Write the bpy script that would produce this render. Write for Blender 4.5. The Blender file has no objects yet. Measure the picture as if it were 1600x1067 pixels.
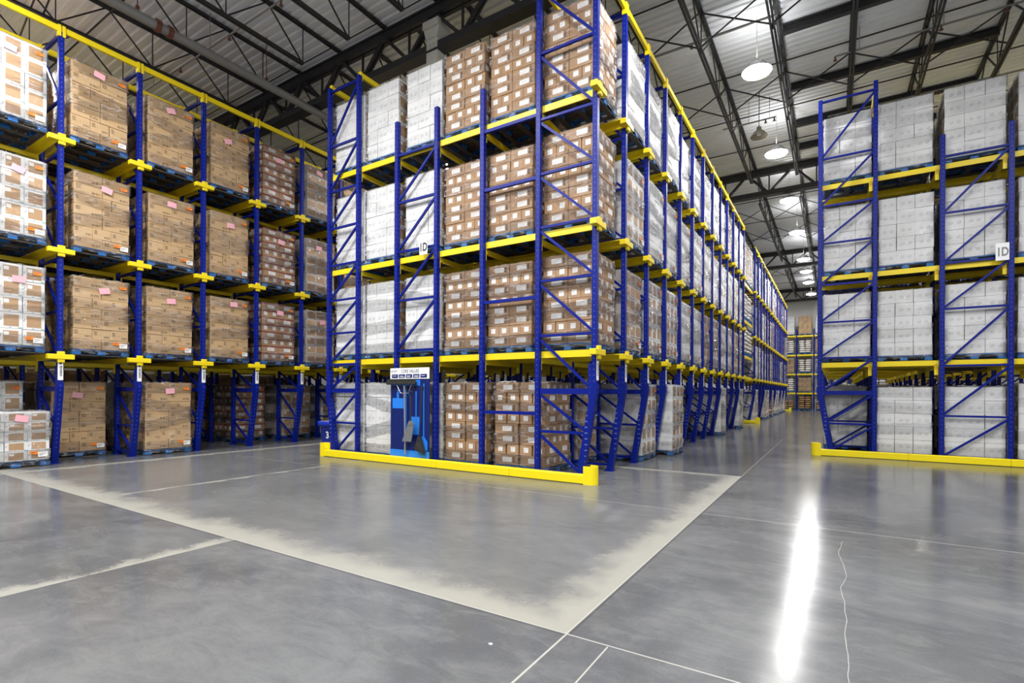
import bpy, bmesh, math, random
from mathutils import Vector, Matrix
random.seed(7)
S = bpy.context.scene
COL = S.collection

# ------------------------------------------------------------------ camera
cam_data = bpy.data.cameras.new('camera')
cam_data.sensor_width = 36.0
cam_data.lens = 798.0 / 1600.0 * 36.0
cam_data.shift_y = (612.7 - 533.5) / 1600.0
cam_data.clip_end = 300
cam = bpy.data.objects.new('camera', cam_data)
COL.objects.link(cam)
cam.matrix_world = Matrix.Translation((0, 0, 1.55)) @ Matrix.Rotation(math.radians(32.2), 4, 'Z') @ Matrix.Rotation(math.radians(90), 4, 'X') @ Matrix.Rotation(0.0045, 4, 'Z')
S.camera = cam

# ------------------------------------------------------------------ world and exposure
world = bpy.data.worlds.new('world')
S.world = world
world.use_nodes = True
world.node_tree.nodes['Background'].inputs[0].default_value = (0.93, 0.96, 1.0, 1)
world.node_tree.nodes['Background'].inputs[1].default_value = 0.28
S.view_settings.view_transform = 'Standard'
S.view_settings.look = 'None'
S.view_settings.gamma = 1
S.view_settings.use_curve_mapping = False
S.view_settings.exposure = 0.45
S.cycles.use_denoising = True
S.cycles.max_bounces = 8
S.cycles.diffuse_bounces = 4
S.cycles.transparent_max_bounces = 24
S.cycles.sample_clamp_indirect = 6.0
LAMP_W = 320.0
# lit lamps: (x, y); the first row hangs over the aisle beside the 1D rack
LAMPS_AISLE = [(-1.7, 14.42), (-1.7, 19.7), (-1.64, 24.75), (-1.62, 29.9), (-1.6, 36.1), (-1.6, 39.8), (-1.6, 43.78)]
LAMPS_OTHER = [(-1.8, 8.9), (-1.8, 3.4), (6.0, 7.0), (5.2, 1.5), (-7.2, 3.2), (-11.2, 1.6), (-17.5, 3.2),
               (-7.2, -3.0), (-12.0, -3.0), (-1.8, -3.0), (4.5, -3.0), (-12.1, 14.5), (-12.1, 21.5), (-12.1, 30), (6.6, 22.5), (6.6, 34), (-8.5, 51.7), (5.5, 51.7), (-1.6, 49.0)]  # those nearest the end wall are added to brighten it
LAMP_Z = 9.8


# ------------------------------------------------------------------ mesh helper
class MB:
    def __init__(s):
        s.v = []; s.f = []; s.m = []; s.sm = []

    def add(s, vs, fs, m=0, smooth=False):
        b = len(s.v)
        s.v += [tuple(p) for p in vs]
        for f in fs:
            s.f.append(tuple(b + i for i in f)); s.m.append(m); s.sm.append(smooth)

    def box(s, x0, x1, y0, y1, z0, z1, m=0, M=None):
        vs = [(x0, y0, z0), (x1, y0, z0), (x1, y1, z0), (x0, y1, z0), (x0, y0, z1), (x1, y0, z1), (x1, y1, z1), (x0, y1, z1)]
        if M is not None: vs = [M @ Vector(p) for p in vs]
        s.add(vs, [(0, 3, 2, 1), (4, 5, 6, 7), (0, 1, 5, 4), (1, 2, 6, 5), (2, 3, 7, 6), (3, 0, 4, 7)], m)

    def rbox(s, x0, x1, y0, y1, z0, z1, r, m=0):
        """box whose twelve edges are chamfered by r"""
        X = (x0, x1); Y = (y0, y1); Z = (z0, z1)
        idx = {}; vs = []
        for i in (0, 1):
            for j in (0, 1):
                for k in (0, 1):
                    dx = r if i == 0 else -r; dy = r if j == 0 else -r; dz = r if k == 0 else -r
                    for a, p in enumerate(((X[i], Y[j] + dy, Z[k] + dz), (X[i] + dx, Y[j], Z[k] + dz), (X[i] + dx, Y[j] + dy, Z[k]))):
                        idx[(i, j, k, a)] = len(vs); vs.append(p)
        g = lambda i, j, k, a: idx[(i, j, k, a)]
        fs = [(g(0,0,0,0), g(0,0,1,0), g(0,1,1,0), g(0,1,0,0)), (g(1,0,0,0), g(1,1,0,0), g(1,1,1,0), g(1,0,1,0)),
              (g(0,0,0,1), g(1,0,0,1), g(1,0,1,1), g(0,0,1,1)), (g(0,1,0,1), g(0,1,1,1), g(1,1,1,1), g(1,1,0,1)),
              (g(0,0,0,2), g(0,1,0,2), g(1,1,0,2), g(1,0,0,2)), (g(0,0,1,2), g(1,0,1,2), g(1,1,1,2), g(0,1,1,2))]
        for j in (0, 1):
            for k in (0, 1):
                fs.append((g(0,j,k,1), g(1,j,k,1), g(1,j,k,2), g(0,j,k,2)))
        for i in (0, 1):
            for k in (0, 1):
                fs.append((g(i,0,k,0), g(i,1,k,0), g(i,1,k,2), g(i,0,k,2)))
            for j in (0, 1):
                fs.append((g(i,j,0,0), g(i,j,1,0), g(i,j,1,1), g(i,j,0,1)))
            for j in (0, 1):
                for k in (0, 1):
                    fs.append((g(i,j,k,0), g(i,j,k,1), g(i,j,k,2)))
        s.add(vs, fs, m)

    def bar(s, p, q, w, h, m=0, up=(0, 0, 1)):
        """rectangular bar from p to q, w across, h along up"""
        p = Vector(p); q = Vector(q); d = (q - p).normalized(); up = Vector(up)
        if abs(d.dot(up)) > 0.98: up = Vector((0, 1, 0))
        a = d.cross(up).normalized() * (w / 2); b = a.cross(d).normalized() * (h / 2)
        vs = [p - a - b, p + a - b, p + a + b, p - a + b, q - a - b, q + a - b, q + a + b, q - a + b]
        s.add(vs, [(0, 3, 2, 1), (4, 5, 6, 7), (0, 1, 5, 4), (1, 2, 6, 5), (2, 3, 7, 6), (3, 0, 4, 7)], m)

    def tube(s, pts, r, n=8, m=0):
        pts = [Vector(p) for p in pts]; rings = []
        for i, p in enumerate(pts):
            d = (pts[min(i + 1, len(pts) - 1)] - pts[max(i - 1, 0)]).normalized()
            up = Vector((0, 0, 1)) if abs(d.z) < 0.9 else Vector((1, 0, 0))
            a = d.cross(up).normalized(); b = a.cross(d)
            rr = r[i] if isinstance(r, (list, tuple)) else r
            rings.append([p + (a * math.cos(t) + b * math.sin(t)) * rr for t in [2 * math.pi * k / n for k in range(n)]])
        vs = [p for rg in rings for p in rg]; fs = []
        for i in range(len(rings) - 1):
            for k in range(n):
                fs.append((i * n + k, i * n + (k + 1) % n, (i + 1) * n + (k + 1) % n, (i + 1) * n + k))
        s.add(vs, fs, m, True)
        L = (len(rings) - 1) * n
        s.add(rings[0], [tuple(range(n))[::-1]], m); s.add(rings[-1], [tuple(range(n))], m)

    def lathe(s, prof, n=24, m=0, c=(0, 0, 0)):
        vs = []; fs = []
        for r, z in prof:
            for k in range(n):
                t = 2 * math.pi * k / n
                vs.append((c[0] + r * math.cos(t), c[1] + r * math.sin(t), c[2] + z))
        for i in range(len(prof) - 1):
            for k in range(n):
                fs.append((i * n + k, i * n + (k + 1) % n, (i + 1) * n + (k + 1) % n, (i + 1) * n + k))
        s.add(vs, fs, m, True)

    def prism(s, poly, axis, a, b, m=0):
        """polygon (two coords) pushed along axis from a to b"""
        def P(u, w, t): return {0: (t, u, w), 1: (u, t, w), 2: (u, w, t)}[axis]
        n = len(poly)
        vs = [P(u, w, a) for u, w in poly] + [P(u, w, b) for u, w in poly]
        s.add(vs, [tuple(range(n)), tuple(range(2 * n - 1, n - 1, -1))] + [(i, i + n, (i + 1) % n + n, (i + 1) % n) for i in range(n)], m)

    def quad(s, a, b, c, d, m=0):
        s.add([a, b, c, d], [(0, 1, 2, 3)], m)

    def side(s, dims, axis, sign, u0, u1, z0, z1, m, off=0.0015):
        """flat sheet stuck on one upright face of a box of dims (a, b, h) centred at the origin, base z=0; u from the face's left edge seen from outside"""
        a, b, h = dims
        if axis == 0:
            x = sign * (a / 2 + off)
            f = (lambda u: -b / 2 + u) if sign > 0 else (lambda u: b / 2 - u)
            s.quad((x, f(u0), z0), (x, f(u1), z0), (x, f(u1), z1), (x, f(u0), z1), m)
        else:
            y = sign * (b / 2 + off)
            f = (lambda u: a / 2 - u) if sign > 0 else (lambda u: -a / 2 + u)
            s.quad((f(u0), y, z0), (f(u1), y, z0), (f(u1), y, z1), (f(u0), y, z1), m)

    def mesh(s, name, mats, recalc=True):
        me = bpy.data.meshes.new(name)
        me.from_pydata(s.v, [], s.f)
        for m in (mats if isinstance(mats, (list, tuple)) else [mats]): me.materials.append(m)
        me.polygons.foreach_set('material_index', s.m)
        me.polygons.foreach_set('use_smooth', s.sm)
        if recalc:
            bm = bmesh.new(); bm.from_mesh(me)
            bmesh.ops.recalc_face_normals(bm, faces=bm.faces)
            bm.to_mesh(me); bm.free()
        me.update()
        return me


def link(name, data, parent=None, loc=(0, 0, 0), rz=0.0):
    o = bpy.data.objects.new(name, data)
    COL.objects.link(o)
    o.location = loc; o.rotation_euler = (0, 0, rz)
    if parent is not None: o.parent = parent
    return o


def tag(o, label=None, cat=None, group=None, kind=None):
    if label: o['label'] = label
    if cat: o['category'] = cat
    if group: o['group'] = group
    if kind: o['kind'] = kind
    return o


# ------------------------------------------------------------------ materials
class NT:
    def __init__(s, name):
        s.mat = bpy.data.materials.new(name); s.mat.use_nodes = True
        s.t = s.mat.node_tree; s.p = s.t.nodes['Principled BSDF']; s.out = s.t.nodes['Material Output']

    def n(s, kind, **kw):
        nd = s.t.nodes.new(kind)
        for k, v in kw.items(): setattr(nd, k, v)
        return nd

    def l(s, a, b): s.t.links.new(a, b)

    def val(s, sock, v):
        if hasattr(v, 'is_linked'): s.l(v, sock)
        else: sock.default_value = v

    def math(s, op, a, b=None, c=None, clamp=False):
        nd = s.n('ShaderNodeMath', operation=op); nd.use_clamp = clamp
        for i, v in enumerate((a, b, c)):
            if v is not None: s.val(nd.inputs[i], v)
        return nd.outputs[0]

    def mix(s, fac, a, b, kind='MIX'):
        nd = s.n('ShaderNodeMix', data_type='RGBA', blend_type=kind)
        s.val(nd.inputs[0], fac); s.val(nd.inputs[6], a); s.val(nd.inputs[7], b)
        return nd.outputs[2]

    def ss(s, e0, e1, v):
        nd = s.n('ShaderNodeMapRange', interpolation_type='SMOOTHSTEP')
        s.val(nd.inputs[0], v); s.val(nd.inputs[1], e0); s.val(nd.inputs[2], e1); nd.inputs[3].default_value = 0; nd.inputs[4].default_value = 1
        return nd.outputs[0]

    def noise(s, vec, scale, detail=4, rough=0.5, dist=0.0):
        nd = s.n('ShaderNodeTexNoise'); s.l(vec, nd.inputs['Vector'])
        nd.inputs['Scale'].default_value = scale; nd.inputs['Detail'].default_value = detail
        nd.inputs['Roughness'].default_value = rough; nd.inputs['Distortion'].default_value = dist
        return nd.outputs[0]

    def pos(s): return s.n('ShaderNodeNewGeometry').outputs['Position']
    def obj(s): return s.n('ShaderNodeTexCoord').outputs['Object']

    def scaled(s, vec, sc, rot=(0, 0, 0)):
        nd = s.n('ShaderNodeMapping'); s.l(vec, nd.inputs[0]); nd.inputs['Scale'].default_value = sc; nd.inputs['Rotation'].default_value = rot
        return nd.outputs[0]

    def bump(s, h, strength, dist=0.01):
        nd = s.n('ShaderNodeBump'); s.l(h, nd.inputs['Height']); nd.inputs['Strength'].default_value = strength; nd.inputs['Distance'].default_value = dist
        return nd.outputs[0]


def rgb(r, g, b):
    f = lambda c: ((c / 255 + 0.055) / 1.055) ** 2.4 if c > 10 else c / 255 / 12.92
    return (f(r), f(g), f(b), 1)


def paint(name, col, rough=0.4, metal=0.0, wear=0.12, spec=0.5):
    m = NT(name)
    nz = m.noise(m.pos(), 3.0, 6, 0.65)
    c = m.mix(m.math('MULTIPLY', nz, wear), col, (col[0] * 0.45, col[1] * 0.45, col[2] * 0.5, 1))
    m.l(c, m.p.inputs['Base Color'])
    m.l(m.math('MULTIPLY_ADD', nz, 0.25, rough - 0.12), m.p.inputs['Roughness'])
    m.p.inputs['Metallic'].default_value = metal
    m.p.inputs['Specular IOR Level'].default_value = spec
    return m.mat


def filmed(name, col, coat=1.0, vary=0.16, rough=0.75, grain=0.12):
    """board or paper under clinging stretch film: the film is a wrinkled clear coat"""
    m = NT(name)
    rnd = m.n('ShaderNodeObjectInfo').outputs['Random']
    P = m.pos()
    nz = m.noise(m.scaled(P, (6, 6, 40)), 1.0, 5, 0.6)
    big = m.noise(P, 1.7, 3)
    f = m.math('ADD', m.math('MULTIPLY', rnd, vary), m.math('MULTIPLY', nz, grain))
    f = m.math('ADD', f, m.math('MULTIPLY', big, 0.10))
    c = m.mix(f, col, (col[0] * 0.5, col[1] * 0.46, col[2] * 0.42, 1))
    m.l(c, m.p.inputs['Base Color'])
    m.p.inputs['Roughness'].default_value = rough
    if coat:
        w1 = m.noise(m.scaled(P, (2.2, 2.2, 7.0), (0.5, 0.4, 0.0)), 1.6, 3, 0.55, 1.2)
        w2 = m.noise(m.scaled(P, (9, 9, 4.0), (0.2, 0.9, 0.0)), 2.6, 3, 0.6, 0.8)
        h = m.math('ADD', w1, m.math('MULTIPLY', w2, 0.45))
        m.l(m.bump(h, 1.0, 0.075), m.p.inputs['Coat Normal'])
        patch = m.ss(0.35, 0.62, m.noise(P, 2.4, 2))
        m.l(m.math('MULTIPLY', patch, coat), m.p.inputs['Coat Weight'])
        m.p.inputs['Coat Roughness'].default_value = 0.12
        m.p.inputs['Coat IOR'].default_value = 1.75
    return m.mat


def film_mat():
    m = NT('stretch_film')
    P = m.pos()
    w1 = m.noise(m.scaled(P, (2.0, 2.0, 8.0), (0.6, 0.5, 0.0)), 2.0, 4, 0.6, 1.5)
    w2 = m.noise(m.scaled(P, (9, 9, 4), (0.1, 0.8, 0)), 2.0, 2, 0.5, 0.5)
    bmp = m.bump(m.math('ADD', w1, m.math('MULTIPLY', w2, 0.4)), 1.0, 0.06)
    gl = m.n('ShaderNodeBsdfGlossy'); gl.inputs['Color'].default_value = (1, 1, 1, 1); gl.inputs['Roughness'].default_value = 0.12; m.l(bmp, gl.inputs['Normal'])
    df = m.n('ShaderNodeBsdfDiffuse'); df.inputs['Color'].default_value = (0.92, 0.92, 0.94, 1)
    tr = m.n('ShaderNodeBsdfTransparent'); tr.inputs['Color'].default_value = (0.97, 0.97, 0.97, 1)
    a = m.n('ShaderNodeMixShader'); m.l(m.ss(0.48, 0.62, w1), a.inputs[0])
    lw = m.n('ShaderNodeLayerWeight'); lw.inputs['Blend'].default_value = 0.25
    fac = m.math('MULTIPLY_ADD', lw.outputs['Fresnel'], 0.8, 0.035)
    fac = m.math('ADD', fac, m.math('MULTIPLY', m.ss(0.52, 0.72, w1), 0.20), clamp=True)
    m.l(gl.outputs[0], a.inputs[1]); m.l(df.outputs[0], a.inputs[2])
    b = m.n('ShaderNodeMixShader'); m.l(fac, b.inputs[0]); m.l(tr.outputs[0], b.inputs[1]); m.l(a.outputs[0], b.inputs[2])
    m.l(b.outputs[0], m.out.inputs['Surface'])
    return m.mat


def upright_mat():
    """blue powder coat with the small punched slots of the upright down its faces"""
    m = NT('rack_blue_perforated')
    sep = m.n('ShaderNodeSeparateXYZ'); m.l(m.obj(), sep.inputs[0])
    z = m.math('FRACT', m.math('DIVIDE', sep.outputs[2], 0.1))
    dz = m.math('ABSOLUTE', m.math('SUBTRACT', z, 0.5))
    ax = m.math('ABSOLUTE', m.math('SUBTRACT', m.math('ABSOLUTE', m.math('SUBTRACT', m.math('FRACT', m.math('DIVIDE', sep.outputs[0], 20.0)), 0.0)), 0.0))
    uv = m.n('ShaderNodeUVMap')
    su = m.n('ShaderNodeSeparateXYZ'); m.l(uv.outputs[0], su.inputs[0])
    hole = m.math('MULTIPLY', m.math('LESS_THAN', m.math('ABSOLUTE', m.math('SUBTRACT', su.outputs[0], 0.5)), 0.07), m.math('LESS_THAN', dz, 0.10))
    hole = m.math('MULTIPLY', hole, m.math('GREATER_THAN', sep.outputs[2], 0.3))
    nz = m.noise(m.pos(), 3.0, 6, 0.65)
    c = m.mix(m.math('MULTIPLY', nz, 0.16), BLUE, (0.003, 0.01, 0.12, 1))
    c = m.mix(m.math('MULTIPLY', hole, 0.4), c, (0.26, 0.31, 0.52, 1))
    m.l(c, m.p.inputs['Base Color'])
    m.p.inputs['Roughness'].default_value = 0.42
    m.p.inputs['Specular IOR Level'].default_value = 0.22
    return m.mat


BLUE = (0.001, 0.0105, 0.21, 1)
YEL = (0.86, 0.66, 0.006, 1)
M = {}
M['blue'] = paint('rack_blue_paint', BLUE, 0.42, spec=0.22)
M['yellow'] = paint('rack_yellow_paint', YEL, 0.42, wear=0.2)
M['guard'] = paint('guard_yellow_paint', (0.92, 0.74, 0.006, 1), 0.38, wear=0.1)
M['pallet'] = paint('pallet_blue_paint', (0.012, 0.16, 0.50, 1), 0.7, wear=0.5)
M['wood'] = paint('bare_wood', (0.42, 0.28, 0.15, 1), 0.8, wear=0.5)
M['oldwood'] = paint('weathered_pallet_wood', (0.075, 0.062, 0.05, 1), 0.85, wear=0.5)
M['steel'] = paint('dark_roof_steel', (0.028, 0.028, 0.031, 1), 0.55, wear=0.4)
M['galv'] = paint('galvanised_pipe', (0.30, 0.30, 0.29, 1), 0.42, 0.3, wear=0.35)
M['rust'] = paint('red_brass_fitting', (0.16, 0.05, 0.03, 1), 0.5)
M['column'] = paint('cream_column_paint', (0.66, 0.66, 0.60, 1), 0.6)
M['plate'] = paint('white_sign', (0.85, 0.86, 0.88, 1), 0.4, wear=0.05)
M['ink'] = paint('black_ink', (0.012, 0.012, 0.014, 1), 0.5, wear=0.0)
M['navy'] = paint('navy_panel', (0.002, 0.012, 0.13, 1), 0.35)
M['sky'] = paint('light_blue_vinyl', (0.02, 0.21, 0.78, 1), 0.35, wear=0.05)
M['binblue'] = paint('blue_plastic', (0.006, 0.032, 0.42, 1), 0.45)
M['black'] = paint('black_rubber', (0.02, 0.02, 0.022, 1), 0.6)
M['alu'] = paint('aluminium_handle', (0.55, 0.56, 0.58, 1), 0.3, 0.8)
M['graysteel'] = paint('worn_steel', (0.30, 0.31, 0.32, 1), 0.4, 0.6)
M['hub'] = paint('lamp_housing', (0.45, 0.45, 0.46, 1), 0.4, 0.5)
M['dome'] = paint('old_reflector', (0.42, 0.38, 0.30, 1), 0.4, 0.3)
M['post'] = upright_mat()
M['film'] = film_mat()
M['kraft'] = filmed('kraft_board', (0.52, 0.35, 0.18, 1))
M['brown'] = filmed('brown_board', (0.37, 0.228, 0.122, 1), 1.0)
M['white'] = filmed('white_board', (0.72, 0.73, 0.74, 1), 1.0, 0.07, grain=0.05)
M['window'] = filmed('bare_board_window', (0.44, 0.28, 0.15, 1), 1.0)
M['edge'] = filmed('pale_board', (0.60, 0.56, 0.52, 1), 1.0)
M['red'] = filmed('red_print', (0.26, 0.03, 0.03, 1), 1.0)
M['label'] = filmed('paper_label', (0.80, 0.80, 0.80, 1), 1.0, 0.08, grain=0.04)
M['print'] = filmed('grey_print', (0.30, 0.30, 0.32, 1), 1.0, 0.3)
M['dark'] = filmed('dark_print', (0.12, 0.075, 0.045, 1), 1.0, 0.3)
M['green'] = filmed('green_print', (0.05, 0.30, 0.12, 1), 1.0)
M['tape'] = filmed('tape', (0.36, 0.24, 0.12, 1), 1.0)
M['pink'] = paint('pink_paper', (0.80, 0.40, 0.46, 1), 0.6, wear=0.08)
M['orange'] = paint('orange_tag', (0.90, 0.24, 0.02, 1), 0.5, wear=0.05)
M['paper'] = paint('white_paper', (0.82, 0.82, 0.82, 1), 0.6, wear=0.05)
M['sack'] = filmed('white_sack', (0.75, 0.73, 0.70, 1), 0.5, 0.2)
M['ksack'] = filmed('brown_sack', (0.40, 0.25, 0.12, 1), 0.3, 0.3)
M['mint'] = filmed('mint_print', (0.35, 0.55, 0.42, 1), 0.5)
M['bristle'] = paint('dark_bristle', (0.03, 0.028, 0.026, 1), 0.9)


def floor_mat():
    m = NT('polished_concrete')
    P = m.pos(); sp = m.n('ShaderNodeSeparateXYZ'); m.l(P, sp.inputs[0]); X, Y = sp.outputs[0], sp.outputs[1]
    cloud = m.noise(P, 0.55, 6, 0.62, 0.6)
    mott = m.noise(m.scaled(P, (1.0, 2.2, 1.0)), 2.4, 10, 0.75, 0.5)
    grit = m.noise(P, 60, 3, 0.6)
    base = m.mix(m.ss(0.3, 0.75, cloud), (0.058, 0.062, 0.069, 1), (0.135, 0.138, 0.144, 1))
    base = m.mix(m.math('MULTIPLY', m.ss(0.46, 0.66, mott), 0.35), base, (0.17, 0.173, 0.174, 1))
    base = m.mix(m.math('MULTIPLY', m.ss(0.52, 0.34, mott), 0.32), base, (0.06, 0.063, 0.07, 1))
    base = m.mix(m.math('MULTIPLY', grit, 0.16), base, (0.30, 0.30, 0.30, 1))
    # rough pour inside the near rectangle is a little paler than the polished slab
    wob = m.math('MULTIPLY', m.math('SUBTRACT', m.noise(P, 2.0, 8, 0.7), 0.5), 0.8)
    inx = m.math('MULTIPLY', m.math('GREATER_THAN', X, -13.2), m.math('LESS_THAN', X, -1.45))
    iny = m.math('MULTIPLY', m.math('GREATER_THAN', Y, 2.98), m.math('LESS_THAN', Y, 10.3))
    inside = m.math('MULTIPLY', inx, iny)
    base = m.mix(m.math('MULTIPLY', inside, 0.35), base, (0.18, 0.18, 0.176, 1))

    def strip(d, w):    # worn pale band from 0 to about w on the positive side of d, its far edge ragged
        return m.math('MULTIPLY', m.math('GREATER_THAN', d, 0.0), m.math('SUBTRACT', 1.0, m.ss(w * 0.15, w * 1.5, m.math('ADD', d, wob))))
    s1 = m.math('MULTIPLY', strip(m.math('SUBTRACT', Y, 2.97), 0.36), m.math('MULTIPLY', m.math('LESS_THAN', X, -1.45), m.math('GREATER_THAN', X, -30.0)))
    s2 = m.math('MULTIPLY', strip(m.math('SUBTRACT', -1.45, X), 0.34), iny)
    s3 = m.math('MULTIPLY', strip(m.math('SUBTRACT', -5.27, X), 0.16), m.math('LESS_THAN', Y, 2.98))
    s4 = m.math('MULTIPLY', strip(m.math('SUBTRACT', X, -9.0), 0.10), iny)
    s5 = m.math('MULTIPLY', strip(m.math('SUBTRACT', X, -13.05), 0.28), m.math('GREATER_THAN', Y, 2.0))
    s6 = m.math('MULTIPLY', strip(m.math('SUBTRACT', 10.32, Y), 0.22), m.math('MULTIPLY', m.math('LESS_THAN', X, -1.45), m.math('GREATER_THAN', X, -6.0)))
    band = s1
    for q in (s2, s3, s4, s5, s6): band = m.math('MAXIMUM', band, q)
    band = m.math('MULTIPLY', band, m.ss(0.1, 0.5, m.math('ADD', mott, 0.1)))
    col = m.mix(m.math('MULTIPLY', band, 0.85), base, (0.29, 0.285, 0.25, 1))

    def ln(v, a, w): return m.math('LESS_THAN', m.math('ABSOLUTE', m.math('SUBTRACT', v, a)), w)
    j = ln(Y, 2.965, 0.006)
    wav = m.math('MULTIPLY_ADD', m.noise(P, 0.8, 3), 0.25, -0.12)
    for q in (ln(X, -1.445, 0.007), ln(Y, 6.88, 0.007), m.math('MULTIPLY', ln(X, -1.16, 0.005), m.math('LESS_THAN', Y, 2.95)), ln(Y, 17.6, 0.01), ln(Y, 24.9, 0.012),
              m.math('MULTIPLY', ln(m.math('ADD', X, wav), 0.08, 0.0022), m.math('LESS_THAN', Y, 6.4)), m.math('MULTIPLY', ln(Y, 10.33, 0.008), m.math('LESS_THAN', X, -1.44))):
        j = m.math('MAXIMUM', j, q)
    col = m.mix(m.math('MULTIPLY', j, 0.6), col, (0.50, 0.49, 0.45, 1))
    dk = m.math('MULTIPLY', m.math('MAXIMUM', m.math('MULTIPLY', ln(Y, 2.95, 0.012), m.math('LESS_THAN', X, -1.45)), m.math('MULTIPLY', ln(X, -1.43, 0.012), iny)), 0.55)
    col = m.mix(dk, col, (0.05, 0.05, 0.055, 1))
    m.l(col, m.p.inputs['Base Color'])
    r = m.math('ADD', 0.11, m.math('MULTIPLY', cloud, 0.11))
    r = m.math('ADD', r, m.math('MULTIPLY', m.math('MAXIMUM', band, m.math('MULTIPLY', inside, 0.18)), 0.28))
    m.l(r, m.p.inputs['Roughness'])
    m.p.inputs['Specular IOR Level'].default_value = 0.22
    m.l(m.bump(m.noise(P, 3.0, 4, 0.6), 0.03, 0.02), m.p.inputs['Normal'])
    return m.mat


def deck_mat():
    m = NT('white_roof_deck')
    nz = m.noise(m.pos(), 0.9, 6, 0.7)
    sp = m.noise(m.pos(), 25, 3, 0.7)
    c = m.mix(m.math('MULTIPLY', nz, 0.5), (0.85, 0.88, 0.93, 1), (0.64, 0.66, 0.70, 1))
    c = m.mix(m.math('MULTIPLY', m.ss(0.62, 0.75, sp), 0.3), c, (0.2, 0.2, 0.2, 1))
    m.l(c, m.p.inputs['Base Color']); m.p.inputs['Roughness'].default_value = 0.55
    return m.mat


def lens_mat():
    m = NT('lit_lamp_lens')
    m.p.inputs['Base Color'].default_value = (1, 1, 1, 1)
    m.p.inputs['Emission Color'].default_value = (1, 0.98, 0.95, 1)
    m.p.inputs['Emission Strength'].default_value = 60
    return m.mat


M['floor'] = floor_mat(); M['deck'] = deck_mat(); M['lens'] = lens_mat()
M['wall'] = paint('white_wall_panel', (0.80, 0.80, 0.79, 1), 0.6, wear=0.1)

# ------------------------------------------------------------------ the room
mb = MB(); mb.box(-30, 16, -14, 56, -0.2, 0)
tag(link('floor', mb.mesh('floor', M['floor'])), 'polished grey concrete floor with pale worn bands', kind='structure')

mb = MB()                                              # trapezoidal roof deck, ribs along x
DZ = 11.22
y = -14.0; prof = []
while y < 56:
    prof += [(y, DZ), (y + 0.11, DZ), (y + 0.14, DZ + 0.045), (y + 0.20, DZ + 0.045)]; y += 0.23
vs = []
for yy, zz in prof: vs += [(-30, yy, zz), (16, yy, zz)]
mb.add(vs, [(2 * i, 2 * i + 1, 2 * i + 3, 2 * i + 2) for i in range(len(prof) - 1)])
mb.box(-30, 16, -14, 56, DZ + 0.1, DZ + 0.25)
tag(link('ceiling', mb.mesh('ceiling', M['deck'])), 'white corrugated steel roof deck', kind='structure')

mb = MB(); mb.box(-30, 16, 55.6, 55.9, 0, 11.3)
for z in (2.4, 4.8, 7.2, 8.4, 9.4): mb.box(-30, 16, 55.57, 55.6, z, z + 0.04)
tag(link('wall_back', mb.mesh('wall_back', M['wall'])), 'white panelled end wall beyond the aisle', kind='structure')

for nm, x0, x1 in (('left', -30.2, -30.0), ('right', 16.0, 16.2)):
    mb = MB(); mb.box(x0, x1, -14, 55.6, 0, 11.3)
    tag(link('wall_' + nm, mb.mesh('wall_' + nm, M['wall'])), 'white side wall of the warehouse', kind='structure')

GIRD = [9.8, 24.4, 39.1, 53.8]
ZB = 10.2


def joist_mesh(L, name):
    b = MB(); zt = DZ - 0.04 - ZB
    for sx in (-0.035, 0.035):
        b.box(sx - 0.022, sx + 0.022, 0, L, zt - 0.03, zt + 0.03)
        b.box(sx - 0.022, sx + 0.022, 1.25, L - 1.25, -0.035, 0.03)
    k = max(2, int((L - 2.5) / 2.0)); st = (L - 2.5) / k
    pts = [(0.3, zt)]
    for i in range(k + 1):
        pts.append((1.25 + i * st, 0))
        if i < k: pts.append((1.25 + (i + 0.5) * st, zt))
    pts.append((L - 0.3, zt))
    for p, q in zip(pts, pts[1:]): b.bar((0, p[0], p[1]), (0, q[0], q[1]), 0.03, 0.03)
    for i in range(k + 1): b.bar((0, 1.25 + i * st, 0), (0, 1.25 + i * st, zt), 0.02, 0.02)
    return b.mesh(name, M['steel'])


def struct(name, me, loc, label): return tag(link(name, me, None, loc), label, kind='structure')


jm0 = joist_mesh(GIRD[0] + 4.8, 'joist_near'); jm = joist_mesh(GIRD[1] - GIRD[0] - 0.2, 'joist')
for i in range(16):
    struct('ceiling_joist', jm0, (-19.1 + 1.8 * i, -4.9, ZB), 'dark open web steel joist under the roof deck')
for b in range(3):
    for i in range(22):
        struct('ceiling_joist', jm, (-2.88 + 1.63 * (i - 12), GIRD[b] + 0.1, ZB), 'dark open web steel joist under the roof deck')


def girder_mesh():
    b = MB(); L = 42; zt = DZ - 0.16
    for sy in (-0.07, 0.07):
        b.box(-L / 2, L / 2, sy - 0.05, sy + 0.05, zt - 0.13, zt + 0.10)
        b.box(-L / 2, L / 2, sy - 0.05, sy + 0.05, 10.05, 10.24)
    b.box(-L / 2, L / 2, -0.17, 0.17, zt + 0.07, zt + 0.11); b.box(-L / 2, L / 2, -0.16, 0.16, 10.03, 10.06)
    n = 24; st = L / n
    for i in range(n):
        x = -L / 2 + i * st
        for sy in (-0.05, 0.05):
            b.bar((x, sy, 10.15), (x + st / 2, sy, zt), 0.05, 0.08); b.bar((x + st / 2, sy, zt), (x + st, sy, 10.15), 0.05, 0.08)
        b.bar((x, 0, 10.15), (x, 0, zt), 0.05, 0.05)
    return b.mesh('girder', M['steel'])


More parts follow.
